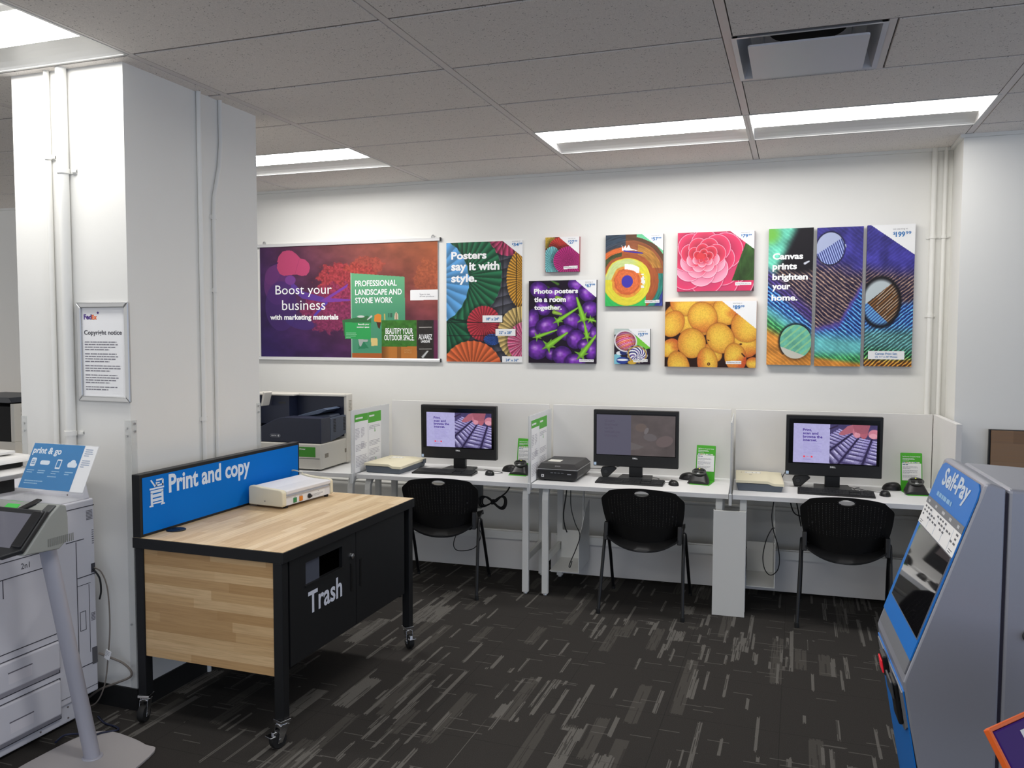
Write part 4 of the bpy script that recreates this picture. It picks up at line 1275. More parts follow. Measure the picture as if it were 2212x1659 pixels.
wallprint('photo_print', 'small square photo print of swirled glass ornaments priced 37.99', 'photo print', 0.156, 1.7766, 0.254, 0.254, 0.030, art_ornaments, mat('dark_edge', (40, 38, 44)), None,
    [('Photo Poster | 10 x 10', 392, 530, 1449, 1462, M_INK, 0, 'size_label')], ('37', '99', 432, 534, 1170, 1206, 'starting at'), (180, 557, 1127, 1493))
GR = 'three canvas panels with one feather picture across them'
wallprint('feather_canvas', 'tall feather canvas panel lettered Canvas prints brighten your home', 'canvas print', 1.2083, 2.447, 0.2794, 0.9144, 0.036, (art_feather, (95, 540, 0)), mat('teal_edge', (40, 90, 100)), GR,
    [('Canvas', 138, 442, 380, 446, WH, 0.035), ('prints', 138, 382, 484, 566, WH, 0.035), ('brighten', 138, 492, 588, 672, WH, 0.035), ('your', 138, 322, 700, 768, WH, 0.035), ('home.', 134, 394, 798, 862, WH, 0.035)], None, (95, 540, 135, 1512))
wallprint('feather_canvas', 'tall feather canvas panel with a pale striped droplet at its top', 'canvas print', 1.5139, 2.443, 0.2794, 0.9144, 0.036, (art_feather, (578, 1036, 1)), mat('violet_edge', (40, 36, 90)), GR, (), None, (578, 1036, 135, 1512))
wallprint('feather_canvas', 'tall feather canvas panel with a large brown droplet, priced 199.99', 'canvas print', 1.8193, 2.4465, 0.2794, 0.9144, 0.036, (art_feather, (1072, 1548, 2)), mat('violet_edge', (40, 36, 90)), GR,
    [('Canvas Print Set:', 1184, 1404, 1376, 1398, M_BLUEINK, 0.01, 'size_label'), ('(3) 11" x 36" Pieces', 1184, 1406, 1409, 1430, M_BLUEINK, 0.01, 'size_label')],
    ('199', '99', 1328, 1508, 205, 258, 'set starting at'), (1072, 1548, 135, 1512))
# ------------------------------------------------------------------ workstations along the back wall
TH = math.radians(3.0)
DO = (0.4, -0.745)
def D(u, v, z=0.0):
    return (DO[0]+u*math.cos(TH)-v*math.sin(TH), DO[1]+u*math.sin(TH)+v*math.cos(TH), z)
DT = 0.752                                # desk top height
DEP = 0.595

def make_desk(label, u0, u1, legs, screen=None, kick=(0.02, 0.305)):
    t = thing('computer_desk', label, 'desk', D(u0, 0), TH, 'white desks along the back wall')
    L = u1-u0
    MB().box(0, L, 0, DEP, DT-0.030, DT).build('desktop', M_WHITE, t, bevel=0.002)
    for x in legs:
        g = MB()
        pts = [Vector((x, 0.045, 0.012)), Vector((x, 0.045, 0.640)), Vector((x, 0.050, 0.672)), Vector((x, 0.066, 0.700)), Vector((x, 0.090, 0.7215))]
        sq(g, pts, 0.021, 0.018); g.build('leg', M_STEEL_W, t, bevel=0.004)
        g = MB(); sq(g, [Vector((x, 0.490, 0.012)), Vector((x, 0.490, 0.7215))], 0.021, 0.018); g.build('leg', M_STEEL_W, t, bevel=0.004)
        g = MB(); g.box(x-0.012, x+0.012, 0.062, 0.474, 0.215, 0.262); g.build('stretcher', M_STEEL_W, t, bevel=0.002)
        g = MB()
        for y in (0.045, 0.490):
            g.lathe([(0.013, 0.0), (0.015, 0.004), (0.012, 0.013)], (x, y, 0), 14)
        g.build('leveling_foot', M_ALU, t, smooth=True)
    MB().box(0.012, L-0.012, 0.512, 0.530, kick[0], kick[1]).build('modesty_panel', M_PANEL, t, bevel=0.001)
    MB().box(0.05, L-0.05, 0.488, 0.511, 0.245, 0.300).build('cross_rail', M_STEEL_W, t)
    if screen:
        k = MB().box(0.003, L-0.003, DEP+0.001, DEP+0.020, 0.66, 1.228).build('privacy_screen', M_PANEL, bevel=0.0015, loc=D(u0, 0))
        k.rotation_euler = (0, 0, TH)
        tag(k, screen, 'privacy screen', 'white privacy screens behind the monitors')
    return t

def sq(g, pts, hx, hy):
    """square tube along a path lying in a plane of constant x"""
    n = len(pts)
    vs, fs = [], []
    for i in range(n):
        a = pts[max(i-1, 0)]; b = pts[min(i+1, n-1)]
        d = (b-a).normalized()
        nrm = Vector((1, 0, 0)).cross(d)
        for sx, sn in ((-1, -1), (1, -1), (1, 1), (-1, 1)):
            vs.append(pts[i]+Vector((1, 0, 0))*hx*sx+nrm*hy*sn)
    for i in range(n-1):
        fs += [(i*4+k, i*4+(k+1) % 4, i*4+4+(k+1) % 4, i*4+4+k) for k in range(4)]
    fs += [(3, 2, 1, 0), tuple((n-1)*4+k for k in range(4))]
    g.add(vs, fs)

make_desk('white desk carrying the navy printer, beside the pillar', -3.25, -1.945, (0.06, 1.285))
make_desk('white workstation desk nearest the pillar, with cream scanner at its left end', -1.900, -0.652, (0.07, 1.222), 'white privacy screen behind the monitor nearest the pillar')
make_desk('white workstation desk holding the black flatbed scanner', -0.628, 0.626, (0.085, 1.198), 'white privacy screen behind the dim middle monitor')
d3 = make_desk('white workstation desk nearest the right wall, with cream scanner beside clear divider', 0.650, 1.872, (0.065, 1.17), 'white privacy screen behind the rightmost monitor')
# return panel closing the row on the right
g = MB(); g.box(0, 0.032, -0.005, DEP+0.02, 0.02, 1.228)
tag(g.build('side_screen', M_PANEL, bevel=0.002, loc=D(1.874, 0)), 'white end screen closing the desk row next to the right wall', 'privacy screen').rotation_euler = (0, 0, TH)

# acrylic dividers, two with a pair of notices
def divider(u, label, notices):
    t = thing('desk_divider', label, 'divider', D(u, 0), TH, 'acrylic dividers between the workstations')
    MB().box(-0.004, 0.004, -0.030, DEP-0.002, 0.705, 1.200).build('acrylic_sheet', M_ACRYL, t, bevel=0.001)
    c = MB(); c.box(-0.009, 0.009, -0.040, -0.016, 0.690, 0.760)
    c.build('edge_clip', mat('clip_acrylic', (214, 216, 216), 0.2), t, bevel=0.002)
    if notices:
        # notices face the seat on the right
        for k, (y0, y1, nm, top) in enumerate(((0.012, 0.222, 'Self-Service Pricing', 0), (0.226, 0.440, 'Self-Service Printing', 1))):
            fr = Fr((0.0055, y0, 0.755), (0, 1, 0), (0, 0, 1))
            w, h = y1-y0, 0.410
            p = MB(); p.box(0, w, 0, h, 0, 0.0006, fr)
            o = p.build('notice_sheet', M_PAPER, t)
            b = MB(); b.quad(fr, 0, w, h-(0.052 if top == 0 else 0.078), h, 0.0010)
            b.sheet = True
            b.build('green_band', M_GRNINK, o)
            sheet().lines(fr, 0.016, h-0.022, w*0.74, 1, 0.01, 0.012, 0.0014, 5+k).build('lettering', M_WHTINK, o)
            q = sheet()
            rows = ((h-0.10, 8, 0.35, 0.02), (h-0.10, 7, 0.28, 0.45), (h-0.20, 5, 0.28, 0.45), (h-0.215, 5, 0.9, 0.05), (h-0.295, 8, 0.9, 0.05)) if top == 0 else ((h-0.10, 3, 0.9, 0.05), (h-0.21, 4, 0.9, 0.05), (h-0.27, 5, 0.86, 0.05), (h-0.335, 3, 0.5, 0.05))
            for b0, n, ww, off in rows:
                q.lines(fr, off*w+0.004, b0, ww*w, n, 0.0105, 0.0045, 0.0010, n+k)
            q.build('small_print', mat('notice_ink', (176, 174, 182)), o)
            if top:
                g = sheet(); g.flat(fr, [(0.10, 0.26), (0.118, 0.26), (0.109, 0.30)], 0.001); g.quad(fr, 0.118, 0.128, 0.03, 0.07, 0.001)
                g.build('pictogram', mat('mid_green_ink', (120, 178, 110)), o)
    return t
divider(-1.922, 'frosted acrylic divider with two green-headed notices, nearest the navy printer', True)
divider(-0.640, 'frosted acrylic divider with two green-headed notices, beside the black scanner', True)
divider(0.638, 'plain frosted acrylic divider without notices, near the middle monitor', False)

# cover plate standing over the two legs between the second and third desk
t = thing('leg_cover', 'tall white cover plate standing between two desks below the plain divider', 'panel', D(0.637, 0), TH)
g = MB(); g.box(-0.097, 0.097, -0.030, -0.022, 0.0, 0.655); g.box(-0.097, -0.094, -0.022, 0.02, 0.0, 0.655); g.box(0.094, 0.097, -0.022, 0.02, 0.0, 0.655)
g.build('plate', M_STEEL_W, t, bevel=0.001)

# computer holders hung below two desks
def holder(u, w, zb, zt, label):
    t = thing('computer_holder', label, 'holder', D(u, 0.08), TH, 'white metal computer holders under the desks')
    g = MB()
    g.prism([(0.0, zb), (0.36, zb), (0.36, zb+0.003), (0.0, zb+0.003)], 'x', 0, w)
    g.box(0, w, 0.357, 0.360, zb, zb+0.20)
    g.build('tray', M_STEEL_W, t)
    s = MB(); s.prism([(0.0, zb), (0.36, zb), (0.36, zt+0.08), (0.22, zt+0.04), (0.10, zt-0.06), (0.0, zt-0.10)], 'x', w, w+0.004)
    s.build('side_plate', M_STEEL_W, t)
    r = MB(); r.box(w-0.004, w, 0.16, 0.20, zt-0.1, DT-0.0305); r.lathe([(0.006, -0.004), (0.006, 0.0)], (w, 0.02, zt-0.12), 12, 'x')
    r.build('hanger', M_STEEL_W, t)
    return t
holder(-0.522, 0.195, 0.155, 0.50, 'white metal computer holder hanging under the desk with the black scanner')
holder(0.742, 0.165, 0.165, 0.56, 'white metal computer holder hanging under the rightmost desk')

# ------------------------------------------------------------------ monitors
def monitor(u, v, label, dim, rz=0.0, first=True):
    t = thing('computer_monitor', label, 'monitor', D(u, v, DT), TH+rz, 'black computer monitors on the desks')
    w, zb, zt = 0.575, 0.082, 0.470
    fr = Fr((0, -0.030, 0), (1, 0, 0), (0, -0.02, 1))
    g = MB(); g.plate(fr, [(-w/2, zb), (w/2, zb), (w/2, zt), (-w/2, zt)], -0.045, 0.0)
    g.build('housing', M_BLKPL, t, bevel=0.005)
    b = MB(); b.quad(fr, -w/2+0.018, w/2-0.018, zb+0.078, zt-0.022, 0.0008); b.sheet = True
    b.build('panel_glass', mat('monitor_glass', (9, 9, 11), 0.12, spec=0.5), t)
    sx0, sx1, sz0, sz1 = (-w/2+0.045, w/2-0.035, zb+0.085, zt-0.052)
    if dim:
        sx0, sx1, sz0, sz1 = (-w/2+0.022, w/2-0.022, zb+0.082, zt-0.032)
    a = art_screen(sx1-sx0, sz1-sz0, dim)
    sc = a.build('screen', Fr(fr(sx0, sz1, 0.0014), fr.r, fr.u), t, emit=1.0, rough=0.25)
    W_, H_ = sx1-sx0, sz1-sz0
    def put(s, xa, xb, yt, yb, m, bold=0.0, nm='lettering'):
        kx, ky = W_/830, H_/445
        sheet().text(fr, s, sx0+(xa-760)*kx, sz1-(yb-200)*ky, (xb-xa)*kx, (yb-yt)*ky, 0.0018, bold).build(nm, m, sc)
    if not dim:
        E1 = mat('screen_violet_text', (52, 28, 112), 0.5, emit=0.9); E2 = mat('screen_faint_text', (120, 110, 160), 0.5, emit=1.0); E3 = mat('screen_red_mark', (196, 52, 70), 0.5, emit=0.9)
        for s, xa, xb, yt, yb in (('Print,', 854, 942, 254, 290), ('scan and', 856, 1010, 294, 324), ('browse the', 856, 1052, 332, 364), ('internet.', 858, 1000, 372, 400)):
            put(s, xa, xb, yt, yb, E1, 0.03)
        for i, (s, xb) in enumerate((('Microsoft Office, Adobe', 1052), ('Creative Cloud and', 1012), ('high-res, multi-quality', 1040), ('printing are available', 1030), ('here. This computer is', 1042), ('wiped for security after', 1050), ('each session.', 968))):
            put(s, 862, xb, 416+i*18.5, 429+i*18.5, E2, 0.0, 'small_print')
        q = sheet(); kx, ky = W_/830, H_/445
        for x in (864, 940):
            q.quad(fr, sx0+(x-760)*kx, sx0+(x+18-760)*kx, sz1-(586-200)*ky, sz1-(566-200)*ky, 0.0018)
        q.build('logo_mark', E3, sc)
        put('Office', 890, 926, 570, 582, E3)
        sheet().lines(fr, sx0+(864-760)*W_/830, sz1-(602-200)*H_/445, 166*W_/830, 1, 0.01, 8*H_/445, 0.0018, 2).build('small_print', E2, sc)
    else:
        E4 = mat('screen_dim_text', (62, 58, 72), 0.5, emit=1.0)
        for i, (s, xb) in enumerate((('Create', 955), ('business', 985), ('cards,', 942), ('invitations', 1010), ('and more.', 1000))):
            put(s, 845, xb, 252+i*41, 282+i*41, E4, 0.02)
    sheet().text(fr, 'DELL', -0.018, zb+0.056, 0.034, 0.0105, 0.0012, 0.05).build('logo_lettering', M_PAPER, t)
    s = MB(); s.quad(fr, -w/2+0.004, -w/2+0.021, zb+0.006, zb+0.026, 0.0010); s.sheet = True
    s.build('sticker', mat('sticker_pale_blue', (190, 212, 236)), t)
    n = MB(); n.box(-0.045, 0.045, -0.010, 0.030, 0.012, 0.16); n.build('neck', M_BLKPL, t, bevel=0.004)
    e = MB(); e.prism([(-0.118, -0.105), (0.118, -0.105), (0.105, 0.095), (-0.105, 0.095)], 'z', 0.0, 0.013)
    e.build('base', M_DKPL, t, bevel=0.003)
    return t
monitor(-1.272, 0.395, 'black monitor showing Print scan and browse, on the desk nearest the pillar', False)
monitor(0.003, 0.395, 'black monitor with a dim grey screen, middle of three', True)
monitor(1.258, 0.395, 'black monitor showing Print scan and browse, nearest the right wall', False)

# ------------------------------------------------------------------ keyboards
def make_keyboard(label, u, v, rz):
    t = thing('keyboard', label, 'keyboard', D(u, v, DT), TH+rz, 'black keyboards in front of the monitors')
    w, d = 0.445, 0.142
    b = MB(); b.prism([(-d/2, 0.0), (d/2, 0.0), (d/2, 0.019), (-d/2, 0.010)], 'x', -w/2, w/2)
    b.build('case', M_BLKPL, t, bevel=0.003)
    k = MB()
    for r in range(6):
        y0 = -d/2+0.010+r*0.0205
        n = 15
        x = -w/2+0.012
        for blk, cnt in ((0, n), (1, 3), (2, 4)):
            for c in range(cnt):
                ww = 0.0178
                if r == 0 and blk == 0:
                    if 4 <= c <= 8:
                        if c == 4:
                            z = 0.010+0.009*(y0+d/2)/d
                            k.box(x, x+0.0178*5+0.0012*4, y0, y0+0.0178, z, z+0.006)
                        x += 0.019
                        continue
                if blk == 1 and r == 2:
                    x += 0.019; continue
                z = 0.010+0.009*(y0+d/2)/d
                k.box(x, x+ww, y0, y0+0.0178, z, z+0.006)
                x += 0.019
            x += 0.005
    k.build('keycaps', M_DKPL, t)
    f = MB(); f.box(-w/2+0.03, -w/2+0.05, d/2-0.02, d/2-0.01, -0.000, 0.004); f.box(w/2-0.05, w/2-0.03, d/2-0.02, d/2-0.01, -0.000, 0.004)
    return t
kb = make_keyboard('black keyboard before the monitor nearest the pillar', -1.318, 0.210, math.radians(1.5))
dup(kb, D(-0.010, 0.210, DT), TH+math.radians(-1.0), 'black keyboard before the dim middle monitor')
dup(kb, D(1.262, 0.202, DT), TH+math.radians(-3.0), 'black keyboard before the monitor nearest the right wall')

# ------------------------------------------------------------------ mice
def make_mouse(name, label, u, v, rz, sx, sy, sz, group, wheel=True):
    t = thing(name, label, 'mouse', D(u, v, DT), TH+rz, group)
    def sh(a, b):
        th = 2*math.pi*a; q = b*math.pi/2
        x, y = sx*math.cos(th)*math.cos(q)**0.7, sy*math.sin(th)*math.cos(q)**0.7
        x *= 1-0.10*(y/sy)
        return (x, y, sz*math.sin(q)*(1-0.16*(y/sy)))
    b = MB(); b.surf(sh, 24, 8); b.add([sh(i/24, 0) for i in range(24)], [tuple(range(23, -1, -1))])
    b.build('shell', M_BLKPL, t, smooth=True)
    if wheel:
        w = MB(); w.lathe([(0.006, -0.004), (0.007, 0.0), (0.006, 0.004)], (0, sy*0.55, sz*0.74), 14, 'x'); w.build('wheel', M_DKPL, t, smooth=True)
        s = MB(); s.box(-0.0006, 0.0006, sy*0.2, sy*0.92, sz*0.42, sz*0.86); s.build('button_seam', M_RUBBER, t)
    return t
G1 = 'black computer mice beside the keyboards'
ms = make_mouse('computer_mouse', 'black mouse right of the keyboard nearest the pillar', -0.997, 0.245, math.radians(35), 0.031, 0.050, 0.033, G1)
dup(ms, D(0.272, 0.225, DT), TH+math.radians(25), 'black mouse right of the middle keyboard')
dup(ms, D(1.548, 0.245, DT), TH+math.radians(5), 'black mouse right of the keyboard nearest the right wall')
G2 = 'black domed mice behind the keyboards'
m2 = make_mouse('computer_mouse', 'larger black domed mouse left of the card reader nearest the pillar', -0.905, 0.430, math.radians(80), 0.040, 0.058, 0.048, G2, False)
dup(m2, D(0.345, 0.470, DT), TH+math.radians(80), 'larger black domed mouse behind the card reader on the middle desk')
dup(m2, D(1.620, 0.470, DT), TH+math.radians(85), 'larger black domed mouse right of the rightmost monitor foot')

# black handsets lying below two monitors
def make_handset(label, u, v, rz):
    t = thing('handset', label, 'handset', D(u, v, DT), TH+rz, 'black handsets below the monitors')
    b = MB(); b.prism([(-0.045, 0.0), (-0.005, 0.0), (0.055, 0.060), (0.030, 0.080), (-0.045, 0.070), (-0.058, 0.045)], 'y', -0.018, 0.018)
    b.build('body', M_BLKPL, t, bevel=0.006, seg=3)
    b = MB(); b.lathe([(0.014, -0.0205), (0.016, -0.018)], (-0.022, 0, 0.040), 16, 'y'); b.build('earpiece', M_DKPL, t)
    return t
hs = make_handset('small black handset under the dim middle monitor', -0.185, 0.42, 0.1)
dup(hs, D(1.075, 0.430, DT), TH-0.1, 'small black handset under the rightmost monitor')

# ------------------------------------------------------------------ green card readers with payment placards
def make_placard(label, u, v, rz):
    t = thing('payment_placard', label, 'placard', D(u, v, DT), TH+rz, 'green payment placards on the desks')
    w = 0.128
    b = MB(); b.prism([(-w/2, -0.115), (w/2, -0.115), (w/2, 0.070), (-w/2, 0.070)], 'z', 0.0, 0.004); b.build('foot_plate', M_GREEN, t, bevel=0.001)
    fr = Fr((0, 0.052, 0.004), (1, 0, 0), (0, 0.16, 1))
    p = MB(); p.plate(fr, rrect(w, 0.236, 0.005, 3, 0, 0.118), -0.005, 0.0); o = p.build('back_plate', M_GREEN, t, bevel=0.001)
    s = MB(); s.quad(fr, -w/2+0.008, w/2-0.006, 0.062, 0.170, 0.0010); s.sheet = True; s.build('paper_insert', M_PAPER, t)
    l = sheet(); l.text(fr, 'Self-Service Computer Rental', -w/2+0.012, 0.208, 0.104, 0.0085, 0.0012, 0.02)
    l.lines(fr, -w/2+0.012, 0.203, 0.075, 3, 0.006, 0.0022, 0.0012, 4); l.build('lettering', M_WHTINK, t)
    cds = ((60, 110, 190), (226, 120, 50), (232, 232, 232), (206, 212, 220), (90, 150, 206), (230, 230, 226))
    c = sheet()
    for i in range(6):
        c.quad(fr, -w/2+0.012+i*0.0172, -w/2+0.026+i*0.0172, 0.172, 0.1795, 0.0012)
    c.build('card_symbols', mat('card_white', (232, 230, 224)), t)
    for i, m_ in ((0, 'blue'), (1, 'orange'), (4, 'blue')):
        q = sheet(); q.quad(fr, -w/2+0.0145+i*0.0172, -w/2+0.0225+i*0.0172, 0.1735, 0.1780, 0.0014); q.build('card_symbol', mat('card_'+m_, cds[i]), t)
    q = sheet(); q.quad(fr, -w/2+0.012, -w/2+0.028, 0.1595, 0.1640, 0.0012); q.quad(fr, -w/2+0.030, -w/2+0.044, 0.1595, 0.1640, 0.0012); q.build('small_tabs', mat('teal_ink', (36, 78, 110)), t)
    q = sheet(); q.lines(fr, -w/2+0.013, 0.150, 0.100, 3, 0.0062, 0.0024, 0.0012, 5); q.lines(fr, -w/2+0.013, 0.126, 0.096, 4, 0.0062, 0.0024, 0.0012, 6); q.lines(fr, -w/2+0.013, 0.096, 0.096, 3, 0.0062, 0.0024, 0.0012, 8)
    q.build('small_print', M_GREYINK, t)
    return t
pc = make_placard('green payment placard half hidden by the divider with notices', -0.795, 0.375, math.radians(-4))
dup(pc, D(0.452, 0.385, DT), TH+math.radians(-9), 'green payment placard on the middle desk by the plain divider')
dup(pc, D(1.738, 0.405, DT), TH+math.radians(4), 'green payment placard on the desk by the end panel')
def make_reader(label, u, v, rz):
    t = thing('card_reader', label, 'card reader', D(u, v, DT+0.0045), TH+rz, 'black card readers on the green placards')
    def sh(a, b):
        x = (a-0.5)*2; y = b
        w = 0.068*(1-0.20*y**2)
        hump = (1-abs(x)**3.0)
        z = (0.018+0.072*math.sin(min(1.0, y*1.35)*math.pi/2)*(1-0.55*max(0, y-0.62)/0.38))*(0.18+0.82*hump)
        return (x*w, -0.062+0.115*y, z)
    b = MB(); b.surf(sh, 20, 16)
    n = 21
    ring = [sh(i/20, 0) for i in range(21)]+[sh(1, j/16) for j in range(1, 17)]+[sh(i/20, 1) for i in range(19, -1, -1)]+[sh(0, j/16) for j in range(15, 0, -1)]
    low = [(x, y, 0.0) for x, y, z in ring]
    k = len(ring)
    b.add(ring+low, [(i, k+i, k+(i+1) % k, (i+1) % k) for i in range(k)]+[tuple(range(2*k-1, k-1, -1))])
    b.build('shell', M_BLKPL, t, smooth=True)
    f = Fr((0, -0.030, 0.072), (1, 0, 0), (0, 0.75, 0.55))
    g = MB(); g.plate(f, circ(0.046, 24, 0, 0.012, 0.032), -0.010, -0.001); g.build('clear_cover', mat('smoke_plastic', (70, 72, 70), 0.15), t, smooth=True)
    s = MB(); s.box(-0.034, 0.034, 0.022, 0.028, -0.0005, 0.004, f); s.box(-0.030, -0.008, 0.000, 0.012, -0.0005, 0.003, f); s.box(0.008, 0.030, 0.000, 0.012, -0.0005, 0.003, f); s.build('card_slot', M_RUBBER, t)
    sheet().flat(f, circ(0.004, 12, 0, 0.034), 0.0005).build('indicator', mat('lamp_yellow_green', (196, 208, 40), emit=0.5), t)
    c = sheet(); c.quad(f, -0.011, 0.003, -0.014, -0.004, 0.0005); c.flat(f, [(0.004, -0.012), (0.012, -0.009), (0.004, -0.006)], 0.0005); c.build('swipe_symbol', mat('symbol_grey', (176, 178, 178)), t)
    return t
cr = make_reader('black card reader on a green plate, half hidden by the divider', -0.795, 0.345, math.radians(-4))
dup(cr, D(0.432, 0.345, DT+0.0045), TH+math.radians(-9), 'black card reader on a green plate, middle desk')
dup(cr, D(1.738, 0.365, DT+0.0045), TH+math.radians(4), 'black card reader on a green plate nearest the end panel')

# ------------------------------------------------------------------ cream flatbed scanners
def make_scanner(label, u, v, rz):
    t = thing('flatbed_scanner', label, 'scanner', D(u, v, DT), TH+rz, 'cream flatbed scanners')
    w, d = 0.285, 0.40
    b = MB(); b.prism([(-w/2+0.012, 0.0), (w/2-0.012, 0.0), (w/2, 0.048), (-w/2, 0.048)], 'y', 0, d); b.build('base', M_SLATE, t, bevel=0.006)
    g = MB(); g.box(-w/2+0.006, w/2-0.006, 0.004, d-0.004, 0.048, 0.051); g.build('lid_gap', M_RUBBER, t)
    def top(a, c):
        x = -w/2-0.003+(w+0.006)*a
        k = sst(0.66, 0.78, np.array(a)).item()
        y = -0.006+(d+0.004)*c
        z = 0.072-0.013*k*(1-0.7*c)
        if a <= 0.0 or a >= 1.0 or c <= 0.0 or c >= 1.0:
            z -= 0.005
        return (x, y, z)
    nu, nv = 28, 8
    l = MB(); l.surf(top, nu, nv)
    ring = [top(i/nu, 0) for i in range(nu+1)]+[top(1, j/nv) for j in range(1, nv+1)]+[top(i/nu, 1) for i in range(nu-1, -1, -1)]+[top(0, j/nv) for j in range(nv-1, 0, -1)]
    low = [(x, y, z-0.016) for x, y, z in ring]
    k = len(ring)
    l.add(ring+low, [(i, k+i, k+(i+1) % k, (i+1) % k) for i in range(k)]+[tuple(range(2*k-1, k-1, -1))])
    l.build('lid', M_CREAM, t, smooth=True)
    fr = Fr((-w/2, 0, 0.0722), (1, 0, 0), (0, 1, 0))
    q = sheet(); q.quad(fr, 0.055, 0.155, d-0.14, d-0.075, 0.0002); q.build('paper_label', mat('off_white_label', (236, 234, 224)), t)
    q = sheet()
    for x in (0.03, 0.06, 0.10, 0.125, 0.150):
        q.quad(fr, x, x+0.004, d-0.13, d-0.10, 0.0004)
    q.quad(fr, 0.080, 0.098, 0.20, 0.212, 0.0004)
    q.build('button_marks', mat('mark_brown', (150, 138, 116)), t)
    h = MB(); h.box(w/2-0.004, w/2+0.010, d-0.06, d-0.02, 0.03, 0.058); h.build('hinge', M_SLATE, t)
    return t
sc = make_scanner('cream-lidded flatbed scanner on the desk nearest the pillar', -1.735, 0.080, math.radians(-4))
dup(sc, D(0.812, 0.155, DT), TH+math.radians(1), 'cream-lidded flatbed scanner beside the plain divider')

# black flatbed scanner
t = thing('flatbed_scanner', 'black flatbed scanner with a silver stripe and white label', 'scanner', D(-0.486, 0.130, DT), TH+math.radians(-2))
w, d = 0.278, 0.40
b = MB(); b.prism([(-w/2+0.02, 0.006), (w/2-0.02, 0.006), (w/2, 0.030), (w/2, 0.076), (-w/2, 0.076), (-w/2, 0.030)], 'y', 0, d); b.build('base', M_BLKPL, t, bevel=0.008, seg=3)
b = MB(); b.box(-w/2-0.002, w/2+0.002, -0.004, d, 0.077, 0.082); b.build('silver_stripe', M_ALU, t, bevel=0.001)
b = MB()
z0, z1 = 0.0825, 0.112
b.add([(-w/2, -0.003, z0), (w/2, -0.003, z0), (w/2, d, z0), (-w/2, d, z0), (-w/2+0.012, 0.045, z1), (w/2-0.03, 0.045, z1), (w/2-0.03, d-0.01, z1), (-w/2+0.012, d-0.01, z1)], [(3, 2, 1, 0), (4, 5, 6, 7), (0, 1, 5, 4), (1, 2, 6, 5), (2, 3, 7, 6), (3, 0, 4, 7)])
b.build('lid', mat('anthracite_plastic', (44, 43, 44), 0.4), t, bevel=0.003)
fr = Fr((-w/2, 0, z1), (1, 0, 0), (0, 1, 0))
q = sheet(); q.quad(fr, 0.035, 0.125, 0.13, 0.225, 0.0006); q.build('paper_label', mat('off_white_label', (236, 234, 224)), t)
f2 = Fr((0, -0.0008, 0), (1, 0, 0), (0, 0, 1))
q = sheet(); q.text(Fr((0, 0.012, 0.0915), (1, 0, 0), (0, 0.85, 0.53)), 'EPSON', -0.02, 0.006, 0.036, 0.011, 0.0012, 0.03); q.build('logo_lettering', mat('logo_grey', (150, 150, 152)), t)
q = sheet(); q.box(-w/2+0.03, -w/2+0.048, 0.026, 0.044, 0, 0.0006, f2); q.build('quality_mark', mat('mark_white', (206, 206, 206)), t)
q = sheet(); q.box(-w/2+0.036, -w/2+0.042, 0.030, 0.040, 0.0006, 0.001, f2); q.build('quality_mark_centre', M_BLKPL, t)
q = MB()
for i in range(4):
    q.box(-0.045+i*0.024, -0.028+i*0.024, 0.054, 0.060, 0, 0.0012, f2)
q.build('button', mat('button_grey', (96, 98, 102)), t)
q = sheet(); q.lines(f2, 0.070, 0.054, 0.056, 1, 0.01, 0.006, 0.0008, 3); q.build('model_lettering', M_GREYINK, t)
g = MB()
for x in (-w/2+0.05, w/2-0.05):
    for y in (0.04, d-0.04):
        g.lathe([(0.012, 0.0), (0.012, 0.008)], (x, y, 0), 12)
g.build('foot', M_RUBBER, t)

# ------------------------------------------------------------------ cords on and under the desks
def cord(pts, r, label, m=M_CORD, cat='cable', group=None, k=8):
    o = MB().tube([Vector(q) for q in pts], r, 7, smooth=k).build('hanging_cable' if r > 0.003 else 'thin_cable', m, smooth=True)
    return tag(o, label, cat, group)
E_ = 0.003
cord([D(-1.10, 0.45, DT+E_), D(-1.02, 0.40, DT+E_), D(-0.93, 0.34, DT+E_), D(-0.97, 0.30, DT+E_), D(-0.985, 0.296, DT+0.012)], 0.0016, 'thin black mouse cable curling over the desk nearest the pillar')
cord([D(0.10, 0.47, DT+E_), D(0.16, 0.42, DT+E_), D(0.15, 0.32, DT+E_), D(0.24, 0.30, DT+E_), D(0.268, 0.282, DT+0.012)], 0.0016, 'thin black mouse cable on the middle desk')
cord([D(1.36, 0.47, DT+E_), D(1.44, 0.40, DT+E_), D(1.52, 0.34, DT+E_), D(1.545, 0.30, DT+0.012)], 0.0016, 'thin black mouse cable on the desk by the end panel')
cord([D(1.30, 0.47, DT+E_), D(1.36, 0.36, DT+E_), D(1.40, 0.34, DT+E_), D(1.39, 0.42, DT+E_), D(1.43, 0.48, DT+E_)], 0.0016, 'looped thin cable right of the rightmost monitor foot')
cord([D(0.955, 0.56, DT+E_), D(0.97, 0.57, DT+0.05), D(1.02, 0.575, DT+0.11), D(1.10, 0.54, DT+0.125), D(1.2, 0.44, DT+0.12)], 0.0026, 'arched black cable between cream scanner and rightmost monitor')
cord([D(-0.37, 0.55, DT+0.03), D(-0.30, 0.56, DT+0.03), D(-0.2, 0.50, DT+0.045), D(-0.05, 0.43, DT+0.09)], 0.002, 'thin black cable from the black scanner to the middle monitor')
